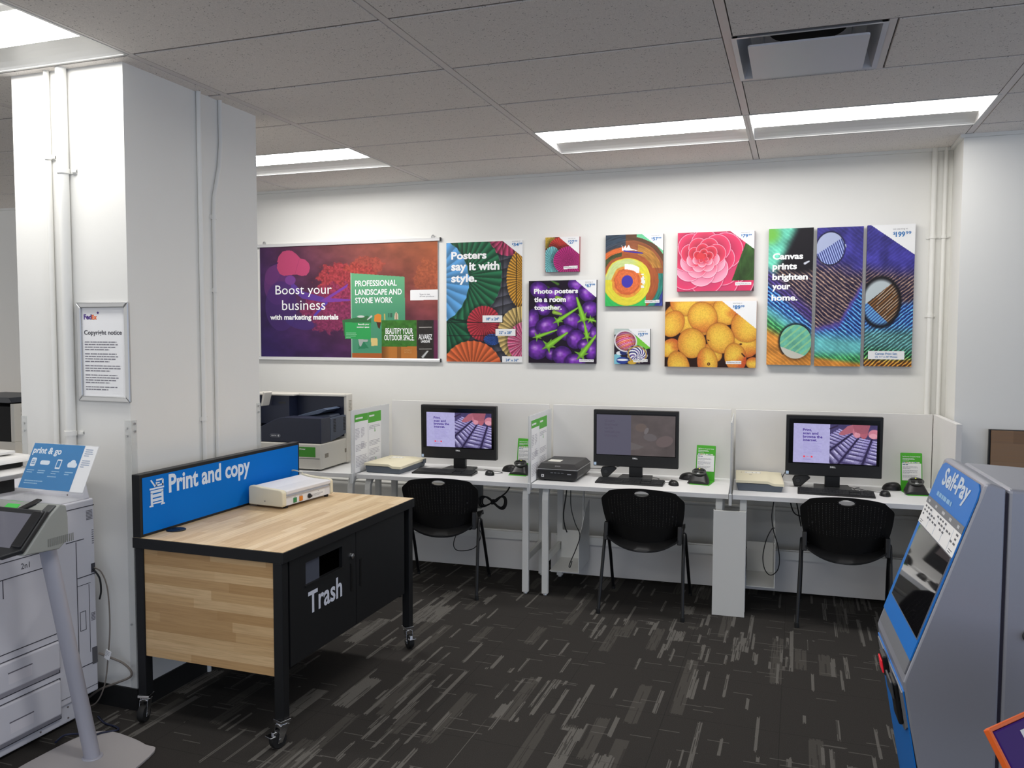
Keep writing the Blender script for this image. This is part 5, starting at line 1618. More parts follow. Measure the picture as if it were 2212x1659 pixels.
# hanging cords
cord([D(-0.455, 0.30, 0.70), D(-0.462, 0.30, 0.62), D(-0.478, 0.30, 0.50), D(-0.470, 0.30, 0.42), D(-0.452, 0.30, 0.37)], 0.0045, 'short black cord hanging beside the left computer holder')
cord([D(-0.375, 0.05, 0.715), D(-0.372, 0.05, 0.60), D(-0.345, 0.05, 0.50), D(-0.312, 0.05, 0.42), D(-0.335, 0.05, 0.33), D(-0.380, 0.05, 0.22), D(-0.376, 0.05, 0.20), D(-0.365, 0.06, 0.24)], 0.0032, 'long thin black cord draped over the left computer holder')
cord([D(0.895, 0.05, 0.715), D(0.885, 0.05, 0.62), D(0.898, 0.05, 0.53), D(0.922, 0.05, 0.45), D(0.935, 0.05, 0.36), D(0.925, 0.05, 0.29), D(0.885, 0.05, 0.255), D(0.85, 0.05, 0.29), D(0.838, 0.05, 0.37), D(0.855, 0.05, 0.47), D(0.885, 0.05, 0.54), D(0.905, 0.05, 0.55)], 0.0032, 'thin black cord hanging in a loop under the rightmost desk')
cord([D(1.00, 0.30, 0.715), D(1.01, 0.30, 0.64), D(1.04, 0.30, 0.59), D(1.12, 0.30, 0.575)], 0.004, 'upper black cord vanishing behind the rightmost chair')
cord([D(1.03, 0.28, 0.715), D(1.05, 0.28, 0.62), D(1.07, 0.28, 0.52)], 0.004, 'short straight cord left of the rightmost chair')
t = thing('cable_bundle', 'bundled black power cord in a figure eight under the desk nearest the pillar', 'cord', D(-1.02, 0.40, 0.53), TH)
b = MB()
for k in range(3):
    s = 1-0.10*k
    pts = [Vector((0.105*s*math.sin(a), 0.010*k-0.01+0.012*math.sin(2*a), 0.045*s*math.sin(2*a)*(1 if math.sin(a) > 0 else 0.8))) for a in [2*math.pi*i/40 for i in range(40)]]
    b.tube(pts, 0.0052, 7, closed=True)
b.tube([Vector(q) for q in ((0.02, 0, 0.0), (0.06, 0, 0.04), (0.10, 0, 0.075), (0.125, 0.0, 0.120), (0.135, 0.0, 0.192))], 0.0058, 7, smooth=6)
b.tube([Vector(q) for q in ((-0.09, 0, 0.01), (-0.15, 0, 0.03), (-0.21, 0, 0.02))], 0.0058, 7, smooth=6)
b.build('loops', M_CORD, t, smooth=True)
b = MB(); b.box(-0.012, 0.012, -0.024, 0.024, -0.016, 0.016); b.build('tie', M_RUBBER, t, bevel=0.004)
t = thing('power_strip', 'grey outlet box with plugs under the desk, behind the leftmost chair', 'power strip', D(-1.19, 0.44, 0.50), TH)
b = MB(); b.box(-0.055, 0.075, -0.02, 0.03, -0.03, 0.14); b.build('case', mat('outlet_grey', (120, 122, 120)), t, bevel=0.004)
b = MB(); b.box(0.01, 0.05, -0.036, -0.0205, 0.0, 0.045); b.box(0.00, 0.045, -0.036, -0.0205, 0.085, 0.115); b.build('plug', mat('plug_grey', (176, 176, 172)), t, bevel=0.004)
b = MB(); b.box(-0.02, 0.02, 0.03, 0.035, 0.14, 0.2215); b.build('bracket', M_STEEL_W, t)
cord([D(-1.17, 0.38, 0.50), D(-1.18, 0.35, 0.42), D(-1.13, 0.35, 0.36), D(-1.09, 0.34, 0.30), D(-1.14, 0.34, 0.20), D(-1.26, 0.34, 0.17), D(-1.30, 0.34, 0.21), D(-1.27, 0.34, 0.30), D(-1.20, 0.34, 0.36)], 0.0032, 'thin black cord looping below the leftmost chair seat')
cord([D(-1.16, 0.40, 0.60), D(-1.15, 0.37, 0.50), D(-1.155, 0.36, 0.42)], 0.0025, 'thin cord dropping from the grey outlet box')

# ------------------------------------------------------------------ stacking chairs
def make_chair(label):
    t = thing('stacking_chair', label, 'chair', (0, 0, 0), 0, 'black stacking chairs at the workstations')
    # perforated back shell: a grid whose narrow cells are left open
    us, vs_ = [0.0], [0.0]
    ncol, nrow = 22, 20
    ua, ub, va, vb = 0.085, 0.915, 0.30, 0.885
    for i in range(ncol):
        c = ua+(ub-ua)*i/(ncol-1)
        us += [c-0.0024, c+0.0024]
    us.append(1.0)
    for j in range(nrow):
        c = va+(vb-va)*j/(nrow-1)
        vs_ += [c-0.0046, c+0.0046]
    vs_ += [0.905, 0.92, 0.935, 0.95, 0.965, 0.98, 1.0]
    vs_ = [0.0, 0.06, 0.12, 0.18, 0.24]+vs_[1:]
    def shell(a, b, off):
        x = 2*a-1
        w = 0.222+0.034*math.sin(min(1, b*1.1)*math.pi/2)
        if b > 0.90:
            w -= 0.012*((b-0.90)/0.10)**2.0
        ztop = 0.794-0.034*x*x-0.030*abs(x)**14
        zbot = 0.428+0.060*abs(x)**2.2
        z = zbot+(ztop-zbot)*b
        y = -0.205-0.062*(b**1.5)+0.070*x*x*(1-0.35*b)+0.03*(1-b)**3
        return (x*w, y+off, z)
    def hole(a, b):
        return ((a-0.5)/0.090)**2+((b-0.912)/0.052)**2 < 1
    nu, nv = len(us)-1, len(vs_)-1
    m = MB()
    k = nu+1
    for off in (0.0, 0.006):
        m.v += [shell(us[i], vs_[j], off) for j in range(nv+1) for i in range(nu+1)]
    N0 = (nu+1)*(nv+1)
    keep = {}
    for j in range(nv):
        for i in range(nu):
            narrow_u = (us[i+1]-us[i]) < 0.006
            bm_ = 0.5*(vs_[j]+vs_[j+1])
            narrow_v = abs((vs_[j+1]-vs_[j])-0.0092) < 1e-6
            am = 0.5*(us[i]+us[i+1])
            near = ((am-0.5)/0.13)**2+((bm_-0.912)/0.085)**2 < 1
            topl = bm_ < 0.90-0.16*abs(2*am-1)**6
            keep[i, j] = not ((narrow_u and narrow_v and not near and topl) or hole(am, bm_))
    for (i, j), kp in keep.items():
        if not kp:
            continue
        q = (j*k+i, j*k+i+1, (j+1)*k+i+1, (j+1)*k+i)
        m.f.append(q); m.f.append(tuple(N0+x for x in reversed(q)))
        for (di, dj, a, b) in ((-1, 0, 3, 0), (1, 0, 1, 2), (0, -1, 0, 1), (0, 1, 2, 3)):
            if not keep.get((i+di, j+dj), False):
                m.f.append((q[a], q[b], N0+q[b], N0+q[a]))
    m.build('backrest', M_BLKPL, t, smooth=True)
    # oval rim around the hand hole hides its stepped edge
    rim = MB()
    rim.tube([Vector(shell(0.5+0.092*math.cos(a), 0.912+0.053*math.sin(a), 0.003)) for a in [2*math.pi*i/28 for i in range(28)]], 0.0040, 8, closed=True)
    rim.build('hand_hole_rim', M_BLKPL, t, smooth=True)
    def seat(a, b, off):
        x = 2*a-1
        y = -0.215+0.455*b
        w = 0.222+0.012*math.sin(b*math.pi)
        z = 0.440+0.030*abs(x)**2.2-0.022*math.sin(b*math.pi)*(1-x*x)+0.02*b
        if b > 0.85:
            z -= 0.035*((b-0.85)/0.15)**2
        if b < 0.10:
            z -= 0.052*((0.10-b)/0.10)**1.5*(1-abs(x)**2.4)
        return (x*w, y, z+off)
    s = MB(); nu, nv = 16, 16
    s.v = [seat(i/nu, j/nv, o) for o in (0.0, 0.012) for j in range(nv+1) for i in range(nu+1)]
    N0 = (nu+1)*(nv+1); k = nu+1
    for j in range(nv):
        for i in range(nu):
            q = (j*k+i, j*k+i+1, (j+1)*k+i+1, (j+1)*k+i)
            s.f.append(tuple(reversed(q))); s.f.append(tuple(N0+x for x in q))
    for i in range(nu):
        s.f.append((i, i+1, N0+i+1, N0+i)); s.f.append((nv*k+i+1, nv*k+i, N0+nv*k+i, N0+nv*k+i+1))
    for j in range(nv):
        s.f.append(((j+1)*k, j*k, N0+j*k, N0+(j+1)*k)); s.f.append((j*k+nu, (j+1)*k+nu, N0+(j+1)*k+nu, N0+j*k+nu))
    s.build('seat', M_BLKPL, t, smooth=True)
    for sgn in (-1, 1):
        X = 0.246*sgn
        a = MB(); a.tube([Vector((0.258*sgn, -0.275, 0.012)), Vector((0.250*sgn, -0.19, 0.28)), Vector((X, -0.125, 0.470)), Vector((X, -0.100, 0.490))], 0.0105, 10)
        a.build('leg', M_BLACK, t, smooth=True)
        a = MB(); a.tube([Vector((0.258*sgn, 0.255, 0.012)), Vector((0.250*sgn, 0.10, 0.28)), Vector((X, -0.03, 0.475)), Vector((X, -0.075, 0.490)), Vector((X, -0.100, 0.490))], 0.0105, 10)
        a.build('leg', M_BLACK, t, smooth=True)
        f = MB()
        for y in (-0.275, 0.255):
            f.lathe([(0.013, 0.0), (0.014, 0.02), (0.012, 0.03)], (0.258*sgn, y, 0), 12)
        f.build('foot_cap', M_RUBBER, t, smooth=True)
        b = MB(); b.prism([(-0.215, 0.450), (-0.06, 0.440), (0.03, 0.462), (0.00, 0.490), (-0.10, 0.505), (-0.165, 0.560), (-0.20, 0.56)], 'x', *sorted((0.214*sgn, 0.240*sgn)))
        b.build('side_bracket', M_BLKPL, t, bevel=0.004)
        b = MB(); b.lathe([(0.005, 0.0), (0.005, 0.004)], (0.185*sgn, -0.215, 0.625), 10, 'y'); b.build('bolt', M_DKPL, t)
    c = MB(); c.tube([Vector((-0.246, -0.08, 0.478)), Vector((-0.18, -0.06, 0.418)), Vector((0.18, -0.06, 0.418)), Vector((0.246, -0.08, 0.478))], 0.009, 8); c.build('under_seat_bar', M_BLACK, t, smooth=True)
    return t
ch = make_chair('black perforated stacking chair at the desk nearest the pillar, turned slightly left')
ch.location = D(-1.245, 0.048); ch.rotation_euler = (0, 0, TH+math.radians(9))
dup(ch, D(0.122, 0.062), TH+math.radians(-1), 'black perforated stacking chair before the dim middle monitor')
dup(ch, D(1.315, 0.135), TH+math.radians(-5), 'black perforated stacking chair at the rightmost desk')
# ------------------------------------------------------------------ print and copy table
TX0, TX1, TY0, TY1, TZ = -1.345, -0.565, -3.055, -1.83, 0.830
t = thing('print_and_copy_table', 'black wheeled work table with wood top, blue Print and copy sign and Trash door', 'table', (TX0, TY0, 0))
L_, WD = TY1-TY0, TX1-TX0
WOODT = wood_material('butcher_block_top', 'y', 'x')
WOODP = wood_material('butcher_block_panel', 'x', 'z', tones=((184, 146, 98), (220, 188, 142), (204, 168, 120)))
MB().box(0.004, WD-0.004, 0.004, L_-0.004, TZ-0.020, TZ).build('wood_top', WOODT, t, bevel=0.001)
f = MB(); f.box(0, WD, 0, 0.04, TZ-0.048, TZ-0.002); f.box(0, WD, L_-0.04, L_, TZ-0.048, TZ-0.002); f.box(0, 0.04, 0.04, L_-0.04, TZ-0.048, TZ-0.002); f.box(WD-0.04, WD, 0.04, L_-0.04, TZ-0.048, TZ-0.002)
f.build('top_frame', M_BLACK, t, bevel=0.002)
for x in (0.010, WD-0.054):
    for y in (0.004, L_-0.048):
        MB().box(x, x+0.044, y, y+0.044, 0.118, TZ-0.048).build('leg', M_BLACK, t, bevel=0.003)
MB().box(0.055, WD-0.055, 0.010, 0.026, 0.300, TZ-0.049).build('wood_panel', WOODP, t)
b = MB(); b.box(0.06, WD-0.030, 0.048, L_-0.10, 0.318, TZ-0.050); b.box(0.02, 0.06, 0.048, L_-0.048, 0.318, TZ-0.050)
b.build('cabinet', M_BLACK, t)
# door faces on the side towards the aisle
fd = Fr((WD-0.030, 0, 0), (0, 1, 0), (0, 0, 1))
yS = 0.607                                # seam between the two doors
w0, w1 = 0.062, 1.120
zb, zt = 0.326, 0.790
sl = (0.180, 0.482, 0.642, 0.740)         # waste slot
d = MB()
d.box(w0, sl[0], zb, zt, 0.0, 0.018, fd); d.box(sl[1], yS-0.002, zb, zt, 0.0, 0.018, fd); d.box(sl[0], sl[1], zb, sl[2], 0.0, 0.018, fd); d.box(sl[0], sl[1], sl[3], zt, 0.0, 0.018, fd)
door = d.build('door', M_BLACK, t)
s = MB(); s.quad(fd, sl[0], sl[1], sl[2], sl[3], 0.001); s.sheet = True; s.build('waste_slot', mat('slot_black', (2, 2, 2), 1.0, spec=0.0), door)
s = MB(); s.box(sl[0], sl[0]+0.120, sl[2], sl[3], 0.001, 0.010, fd); s.build('slot_flap', mat('flap_grey', (72, 76, 88), 0.4), door)
s = MB(); s.box(sl[0]-0.006, sl[1]+0.006, sl[2]-0.008, sl[2], 0.016, 0.022, fd); s.build('slot_rim', M_BLACK, door)
sheet().text(fd, 'Trash', 0.196, 0.505, 0.280, 0.100, 0.0192, 0.02).build('lettering', mat('pale_vinyl', (206, 210, 222), 0.5), door)
d2 = MB(); d2.box(yS+0.002, w1, zb, zt, 0.0, 0.018, fd); door2 = d2.build('door', M_BLACK, t)
for dd, a in ((door, yS-0.052), (door2, yS+0.034)):
    g = MB(); g.box(a, a+0.016, 0.505, 0.638, 0.0182, 0.020, fd); g.build('recessed_handle', mat('handle_black', (10, 10, 11), 0.35), dd)
g = MB(); g.lathe([(0.013, 0.0), (0.013, 0.008), (0.009, 0.010)], (WD-0.012, yS-0.040, 0.672), 18, 'x'); g.build('lock', M_CHROME, door, smooth=True)
# casters
def caster(x, y, rz, brake):
    M = Matrix.Translation((x, y, 0)) @ Matrix.Rotation(rz, 4, 'Z')
    def add(mb, nm, m, par, **k):
        mb.v = [tuple(M @ Vector(q)) for q in mb.v]
        return mb.build(nm, m, par, **k)
    k = MB(); k.box(-0.026, 0.026, -0.026, 0.026, 0.106, 0.1175); k.lathe([(0.024, 0.094), (0.026, 0.1005), (0.022, 0.106)], (0, 0, 0), 20)
    for s_ in (-1, 1):
        k.prism([(-0.022, 0.096), (0.022, 0.096), (-0.012, 0.026), (-0.034, 0.026)], 'x', *sorted((s_*0.019, s_*0.0165)))
    k.box(-0.019, 0.019, -0.022, 0.022, 0.092, 0.096)
    o = add(k, 'caster', M_CHROME, t, bevel=0.001)
    w = MB(); w.lathe([(0.010, -0.0145), (0.034, -0.0145), (0.037, -0.009), (0.0375, 0.0), (0.037, 0.009), (0.034, 0.0145), (0.010, 0.0145)], (0, -0.023, 0.0375), 28, 'x')
    add(w, 'wheel', M_RUBBER, o, smooth=True)
    h = MB(); h.lathe([(0.008, -0.0225), (0.008, 0.0225)], (0, -0.023, 0.0375), 14, 'x'); add(h, 'axle', M_CHROME, o)
    if brake:
        q = MB(); q.box(-0.020, 0.020, -0.072, -0.045, 0.058, 0.064); q.box(-0.008, 0.008, -0.050, -0.020, 0.062, 0.074); add(q, 'brake_pedal', M_CHROME, o, bevel=0.002)
caster(0.032, 0.026, math.radians(15), False)
caster(WD-0.032, 0.026, math.radians(-20), True)
caster(WD-0.032, L_-0.026, math.radians(50), True)
caster(0.032, L_-0.026, math.radians(10), False)
# sign board along the back edge
sz0, sz1 = TZ, 1.108
s = MB(); s.box(0.004, 0.046, 0.0, L_-0.004, sz0, sz1); sign = s.build('sign_board', M_BLACK, t, bevel=0.002)
fs_ = Fr((0.0465, 0, 0), (0, 1, 0), (0, 0, 1))
s = MB(); s.box(0.016, L_-0.018, sz0+0.012, sz1-0.016, 0.0, 0.001, fs_); s.build('blue_face', M_SIGNBLUE, sign)
sheet().text(fs_, 'Print and copy', 0.176, 0.972, 0.590, 0.112, 0.0016, 0.03).build('lettering', mat('sign_white', (214, 228, 244), 0.5), sign)
ic = sheet()
x0, z0 = 0.058, 0.958
ic.quad(fs_, x0, x0+0.088, z0+0.072, z0+0.080, 0.0016)
ic.quad(fs_, x0+0.005, x0+0.083, z0+0.056, z0+0.068, 0.0016); ic.quad(fs_, x0+0.005, x0+0.017, z0+0.002, z0+0.058, 0.0016); ic.quad(fs_, x0+0.071, x0+0.083, z0+0.002, z0+0.058, 0.0016)
ic.quad(fs_, x0+0.017, x0+0.071, z0+0.036, z0+0.050, 0.0016); ic.quad(fs_, x0+0.017, x0+0.071, z0+0.018, z0+0.030, 0.0016); ic.quad(fs_, x0+0.017, x0+0.071, z0+0.006, z0+0.013, 0.0016)
ic.quad(fs_, x0-0.003, x0+0.021, z0-0.004, z0+0.003, 0.0016); ic.quad(fs_, x0+0.067, x0+0.091, z0-0.004, z0+0.003, 0.0016)
ic.flat(fs_, [(x0+0.004, z0+0.116), (x0+0.012, z0+0.118), (x0+0.036, z0+0.088), (x0+0.030, z0+0.082)], 0.0016)
for q in ((0.040, 0.084, 0.084, 0.092), (0.040, 0.080, 0.108, 0.116), (0.076, 0.086, 0.084, 0.112), (0.038, 0.046, 0.084, 0.104), (0.044, 0.062, 0.096, 0.102)):
    ic.quad(fs_, x0+q[0], x0+q[1], z0+q[2], z0+q[3], 0.0016)
ic.build('copier_symbol', mat('sign_white', (214, 228, 244)), sign)
g = MB(); g.lathe([(0.043, 0.0), (0.043, 0.003), (0.039, 0.005), (0.015, 0.005)], (0.088, 0.172, TZ+0.0003), 28); g.box(0.068, 0.108, 0.170, 0.174, TZ+0.005, TZ+0.0065)
g.build('cable_grommet', M_BLKPL, t, smooth=True)

# ------------------------------------------------------------------ laminator on the table
t = thing('laminator', 'cream and white tabletop laminator with green and orange switches', 'laminator', (-1.150, -2.125, TZ), math.radians(-5))
Lh, dp, hh = 0.212, 0.112, 0.108
zf = 0.012
endp = [(-dp, zf), (dp-0.005, zf), (dp, zf+0.01), (dp, 0.085), (dp-0.012, 0.096), (dp-0.03, 0.098), (-0.030, 0.104), (-dp+0.040, 0.110), (-dp+0.010, 0.110), (-dp, 0.102)]
for nm, a, b in (('end_cap', -Lh, -Lh+0.030), ('end_cap', Lh-0.022, Lh)):
    g = MB(); g.prism(endp, 'y', a, b); g.build(nm, M_CREAM, t, bevel=0.005, seg=3)
body = [(-dp+0.008, zf+0.002), (dp-0.008, zf+0.002), (dp-0.008, 0.062), (dp-0.016, 0.062), (dp-0.016, 0.068), (-dp+0.008, 0.074)]
g = MB(); g.prism(body, 'y', -Lh+0.030, Lh-0.022); g.build('body', mat('laminator_white', (226, 226, 228), 0.45), t)
top = [(dp-0.002, 0.072), (dp+0.001, 0.090), (dp-0.020, 0.093), (0.0, 0.094), (-dp+0.05, 0.101), (-dp+0.016, 0.108), (-dp+0.010, 0.074), (dp-0.03, 0.0685)]
g = MB(); g.prism(top, 'y', -Lh+0.031, Lh-0.023); g.build('top_cover', mat('laminator_white', (226, 226, 228)), t, bevel=0.003)
ff = Fr((dp-0.0078, -Lh+0.030, 0), (0, 1, 0), (0, 0, 1))
g = MB(); g.box(0.0, 2*Lh-0.052, 0.058, 0.0615, 0.0002, 0.006, ff); g.build('feed_lip', mat('lip_grey', (178, 174, 170)), t)
g = sheet(); g.quad(ff, 0.050, 0.325, 0.020, 0.054, 0.0003); g.build('control_plate', mat('control_plate', (236, 236, 234)), t)
for a, m_, nm in ((0.060, M_SWGREEN, 'green_switch'), (0.108, M_AMBER, 'orange_switch')):
    g = MB(); g.box(a, a+0.026, 0.020, 0.046, 0.0006, 0.005, ff); g.build(nm, m_, t, bevel=0.002)
g = MB(); g.lathe([(0.013, 0.0), (0.013, 0.006), (0.007, 0.007), (0.006, 0.018)], (dp-0.0072, -Lh+0.030+0.190, 0.034), 18, 'x'); g.build('dial', M_DKPL, t, smooth=True)
g = sheet(); g.flat(ff, [(0.262, 0.037), (0.270, 0.045), (0.264, 0.054), (0.272, 0.047)], 0.0006); g.build('maker_mark', M_INK, t)
g = sheet(); g.lines(ff, 0.212, 0.038, 0.105, 3, 0.005, 0.002, 0.0006, 2); g.quad(ff, 0.064, 0.080, 0.0475, 0.0495, 0.0006); g.quad(ff, 0.110, 0.132, 0.0475, 0.0495, 0.0006); g.build('small_print', M_GREYINK, t)
g = MB(); g.lathe([(0.003, -Lh-0.0006), (0.003, -Lh+0.001)], (-0.004, 0, 0.036), 10, 'y'); g.build('screw', M_DKPL, t)
g = MB()
for x in (-dp+0.03, dp-0.02):
    for y in (-Lh+0.045, Lh-0.04):
        g.lathe([(0.011, 0.0), (0.013, 0.013)], (x, y, 0), 14)
g.build('rubber_foot', M_RUBBER, t)
g = MB(); g.tube([Vector(q) for q in ((-dp+0.02, Lh-0.010, 0.115), (-dp-0.03, Lh-0.010, 0.124), (-dp-0.055, Lh-0.010, 0.122), (-dp-0.060, Lh-0.010, 0.105), (-dp-0.060, Lh-0.010, 0.080))], 0.004, 8, smooth=4)
g.build('paper_guide', M_CREAM, t, smooth=True)

# ------------------------------------------------------------------ navy colour printer by the pillar
t = thing('colour_printer', 'large navy and beige printer on the desk beside the pillar', 'printer', D(-2.955, 0.020, DT), TH)
w, dpt, xo = 0.770, 0.440, 0.20
g = MB(); g.box(0, w, 0, dpt, 0.012, 0.196); g.build('paper_base', M_BEIGE, t, bevel=0.008)
g = MB(); g.box(0.0, w*0.985, -0.003, 0.0, 0.088, 0.091); g.build('tray_seam', M_GAP, t)
prof = []
for i in range(19):
    a = i/18
    z = 0.285+0.095*sst(0.24, 0.62, np.array(a)).item()
    prof.append((0.003+(w-0.006)*a, z))
g = MB(); g.prism([(w-0.003, 0.197), (0.003, 0.197)]+prof, 'y', 0.004, 0.145); g.build('front_body', M_NAVY, t, bevel=0.006)
g = MB(); g.prism([(0.145, 0.197), (dpt-0.004, 0.240), (dpt-0.004, 0.375), (0.145, 0.365)], 'x', w-0.030, w-0.002); g.build('side_panel', M_NAVY2, t, bevel=0.004)
v_ = MB()
for y in (0.19, 0.34):
    for k in range(9):
        v_.box(w-0.0022, w-0.0006, y, y+0.035, 0.262+k*0.011, 0.267+k*0.011)
v_.build('vent_slots', M_RUBBER, t)
g = MB(); g.prism([(0.03, 0.22), (w-0.031, 0.245), (w-0.031, 0.330), (0.30+xo, 0.318), (0.03, 0.235)], 'y', 0.146, dpt-0.06); g.build('output_tray', mat('tray_black', (14, 15, 20), 0.5), t)
g = MB(); g.prism([(0.20+xo, 0.345), (0.215+xo, 0.358), (0.50+xo, 0.436), (0.53+xo, 0.426), (0.46+xo, 0.394)], 'y', 0.17, dpt-0.062); g.build('upper_flap', mat('flap_navy', (78, 90, 112), 0.4), t, bevel=0.003)
g = MB(); g.box(0.34+xo, 0.535+xo, 0.20, 0.36, 0.331, 0.385); g.build('tray_stop', M_NAVY2, t, bevel=0.012)
g = MB(); g.box(0, w+0.010, dpt-0.060, dpt+0.030, 0.012, 0.528); g.build('rear_housing', M_BEIGE, t, bevel=0.006)
g = MB(); g.box(0.012, w-0.016, dpt-0.064, dpt-0.0605, 0.21, 0.508); g.build('rear_face', M_NAVY, t)
g = MB(); g.box(0.0, w+0.004, dpt-0.10, dpt-0.061, 0.512, 0.530); g.build('top_lip', M_BEIGE, t, bevel=0.004)
g = MB(); g.box(0.0, 0.20+xo, 0.25, dpt-0.10, 0.515, 0.530); g.build('top_cover', M_BEIGE, t, bevel=0.004)
g = MB(); g.box(0.02, 0.16+xo, 0.26, dpt-0.062, 0.30, 0.514); g.box(0.0, 0.02, 0.03, dpt-0.062, 0.197, 0.514); g.build('inner_block', M_NAVY, t)
g = MB(); g.box(0.07+xo, 0.13+xo, 0.2585, 0.26, 0.455, 0.468); g.build('latch', M_DKPL, t)
g = MB(); g.prism([(0.0+xo-0.01, 0.44), (0.012+xo-0.01, 0.44), (0.040+xo-0.01, 0.545), (0.020+xo-0.01, 0.55)], 'y', 0.14, 0.24); g.build('control_panel', M_BEIGE, t, bevel=0.006)
v_ = MB()
for k in range(8):
    v_.box(w+0.0095, w+0.0112, dpt-0.035, dpt+0.010, 0.40+k*0.0105, 0.405+k*0.0105)
v_.build('vent_slots', mat('vent_taupe', (150, 144, 130)), t)
fs2 = Fr((w+0.0006, 0, 0), (0, 1, 0), (0, 0, 1))
for a, b in ((0.055, 0.125), (0.355, 0.125)):
    MB().box(a, a+0.05, b-0.035, b-0.005, -0.0004, 0.0008, fs2).build('hand_grip', mat('grip_taupe', (140, 132, 120)), t)
f0 = Fr((0, -0.0004, 0), (1, 0, 0), (0, 0, 1))
g = MB(); g.box(0.30+xo, 0.525+xo, 0.100, 0.172, 0.0, 0.0012, f0); gl = g.build('green_label', mat('label_green', (62, 146, 38), 0.55), t)
sheet().text(f0, 'Color Printer', 0.352+xo, 0.150, 0.095, 0.013, 0.0018, 0.02).build('lettering', M_PAPER, gl)
f3 = Fr((0, 0.0036, 0), (1, 0, 0), (0, 0, 1))
g = MB(); g.plate(f3, rrect(0.085, 0.024, 0.012, 5, 0.198+xo, 0.245), 0.0, 0.0012); g.build('badge', mat('badge_grey', (130, 134, 142), 0.3), t)
g = MB(); g.plate(f3, rrect(0.080, 0.019, 0.0095, 5, 0.198+xo, 0.245), 0.0012, 0.0016); g.build('badge_field', M_NAVY, t)
q = sheet(); q.text(f3, 'xerox', 0.165+xo, 0.240, 0.046, 0.010, 0.002, 0.03); q.flat(f3, circ(0.0075, 16, 0.225+xo, 0.245), 0.002); q.build('logo_lettering', mat('badge_silver', (206, 208, 212), 0.3), t)
g = MB()
for x in (0.05, w-0.05):
    for y in (0.05, dpt-0.05):
        g.lathe([(0.016, 0.0), (0.016, 0.013)], (x, y, 0), 12)
g.build('foot', M_RUBBER, t)

# ------------------------------------------------------------------ far area left of the pillar
t = thing('service_counter', 'wood topped counter far left behind the pillar', 'counter', (-7.0, -1.08, 0))
MB().box(0, 2.55, 0.0, 0.98, 0.705, 0.738).build('wood_top', wood_material('counter_wood', 'x', 'y'), t)
MB().box(0.02, 2.53, 0.03, 0.97, 0.0, 0.705).build('cabinet', M_BLACK, t)
t = thing('office_printer', 'beige and black printer on the wood counter, far left', 'printer', (-5.24, -0.98, 0.738))
g = MB(); g.box(0, 0.70, 0.0, 0.55, 0.0, 0.115); g.box(0.0, 0.06, 0.0, 0.55, 0.115, 0.42); g.box(0.66, 0.70, 0.0, 0.55, 0.115, 0.425); g.box(0.06, 0.66, 0.50, 0.55, 0.115, 0.42)
g.build('housing', M_BEIGE, t, bevel=0.004)
MB().box(0.061, 0.659, 0.01, 0.495, 0.116, 0.40).build('paper_bay', mat('bay_black', (8, 8, 9), 0.8), t)
g = MB(); g.prism([(0.0, 0.43), (0.66, 0.43), (0.695, 0.436), (0.66, 0.475), (0.0, 0.475)], 'y', -0.01, 0.5); g.build('scanner_lid', mat('lid_charcoal', (42, 46, 54), 0.4), t, bevel=0.004)
fs3 = Fr((0.7006, 0, 0), (0, 1, 0), (0, 0, 1))
q = sheet(); q.lines(fs3, 0.06, 0.39, 0.12, 4, 0.010, 0.004, 0.0, 1); q.lines(fs3, 0.06, 0.335, 0.12, 5, 0.010, 0.004, 0.0, 2); q.build('side_markings', mat('marking_grey', (160, 154, 144)), t)

q = sheet(); q.quad(fs3, 0.16, 0.42, 0.045, 0.085, 0.0); q.build('hand_grip', mat('marking_grey', (160, 154, 144)), t)

# ------------------------------------------------------------------ copier
CX = -1.58
t = thing('copier', 'big pale grey office copier with paper drawers, left edge in front of the pillar', 'copier', (CX, -3.035, 0))
fc = Fr((0, 0, 0), (0, 1, 0), (0, 0, 1))     # front face: a = 0 at the far end, negative towards the viewer
b = MB(); b.box(-0.66, 0.0, -1.15, 0.0, 0.100, 0.985); b.box(-0.66, -0.01, -1.15, -0.115, 0.015, 0.100)
b.build('body', M_COPIER, t, bevel=0.006)
g = MB(); g.prism([(-0.64, 0.985), (-0.006, 0.985), (-0.03, 1.065), (-0.64, 1.065)], 'y', -1.13, -0.012); g.build('upper_deck', M_COPIER, t, bevel=0.006)
g = MB(); g.box(-0.61, -0.10, -1.10, -0.31, 1.066, 1.125); g.build('scanner_gap', M_RUBBER, t)
g = MB(); g.prism([(-0.63, 1.126), (-0.05, 1.126), (-0.015, 1.150), (-0.05, 1.168), (-0.63, 1.168)], 'y', -1.12, -0.275); g.build('scanner_lid', mat('scanner_white', (228, 226, 222), 0.4), t, bevel=0.008)
g = MB(); g.box(-0.56, -0.065, -1.10, -0.30, 1.169, 1.190); g.build('feeder_slot', M_RUBBER, t, bevel=0.003)
g = MB(); g.prism([(-0.58, 1.191), (-0.04, 1.191), (-0.06, 1.215), (-0.30, 1.225), (-0.58, 1.212)], 'y', -1.10, -0.255); g.build('document_feeder', mat('scanner_white', (228, 226, 222)), t, bevel=0.010)
g = MB(); g.box(-0.30, -0.10, -0.50, -0.30, 1.2225, 1.236); g.build('paper_guide', mat('scanner_white', (228, 226, 222)), t, bevel=0.004)
def gapline(mb, a0, a1, b0, b1):
    mb.box(min(a0, a1), max(a0, a1), min(b0, b1), max(b0, b1), 0.0002, 0.0014, fc)
k = 0.0035
g = MB()
gapline(g, -0.16, 0.0, 0.953, 0.953+k)
gapline(g, -1.14, -0.27, 0.735, 0.735+k); gapline(g, -1.14, -0.20, 0.803, 0.803+k); gapline(g, -0.155, -0.06, 0.810, 0.810+k)
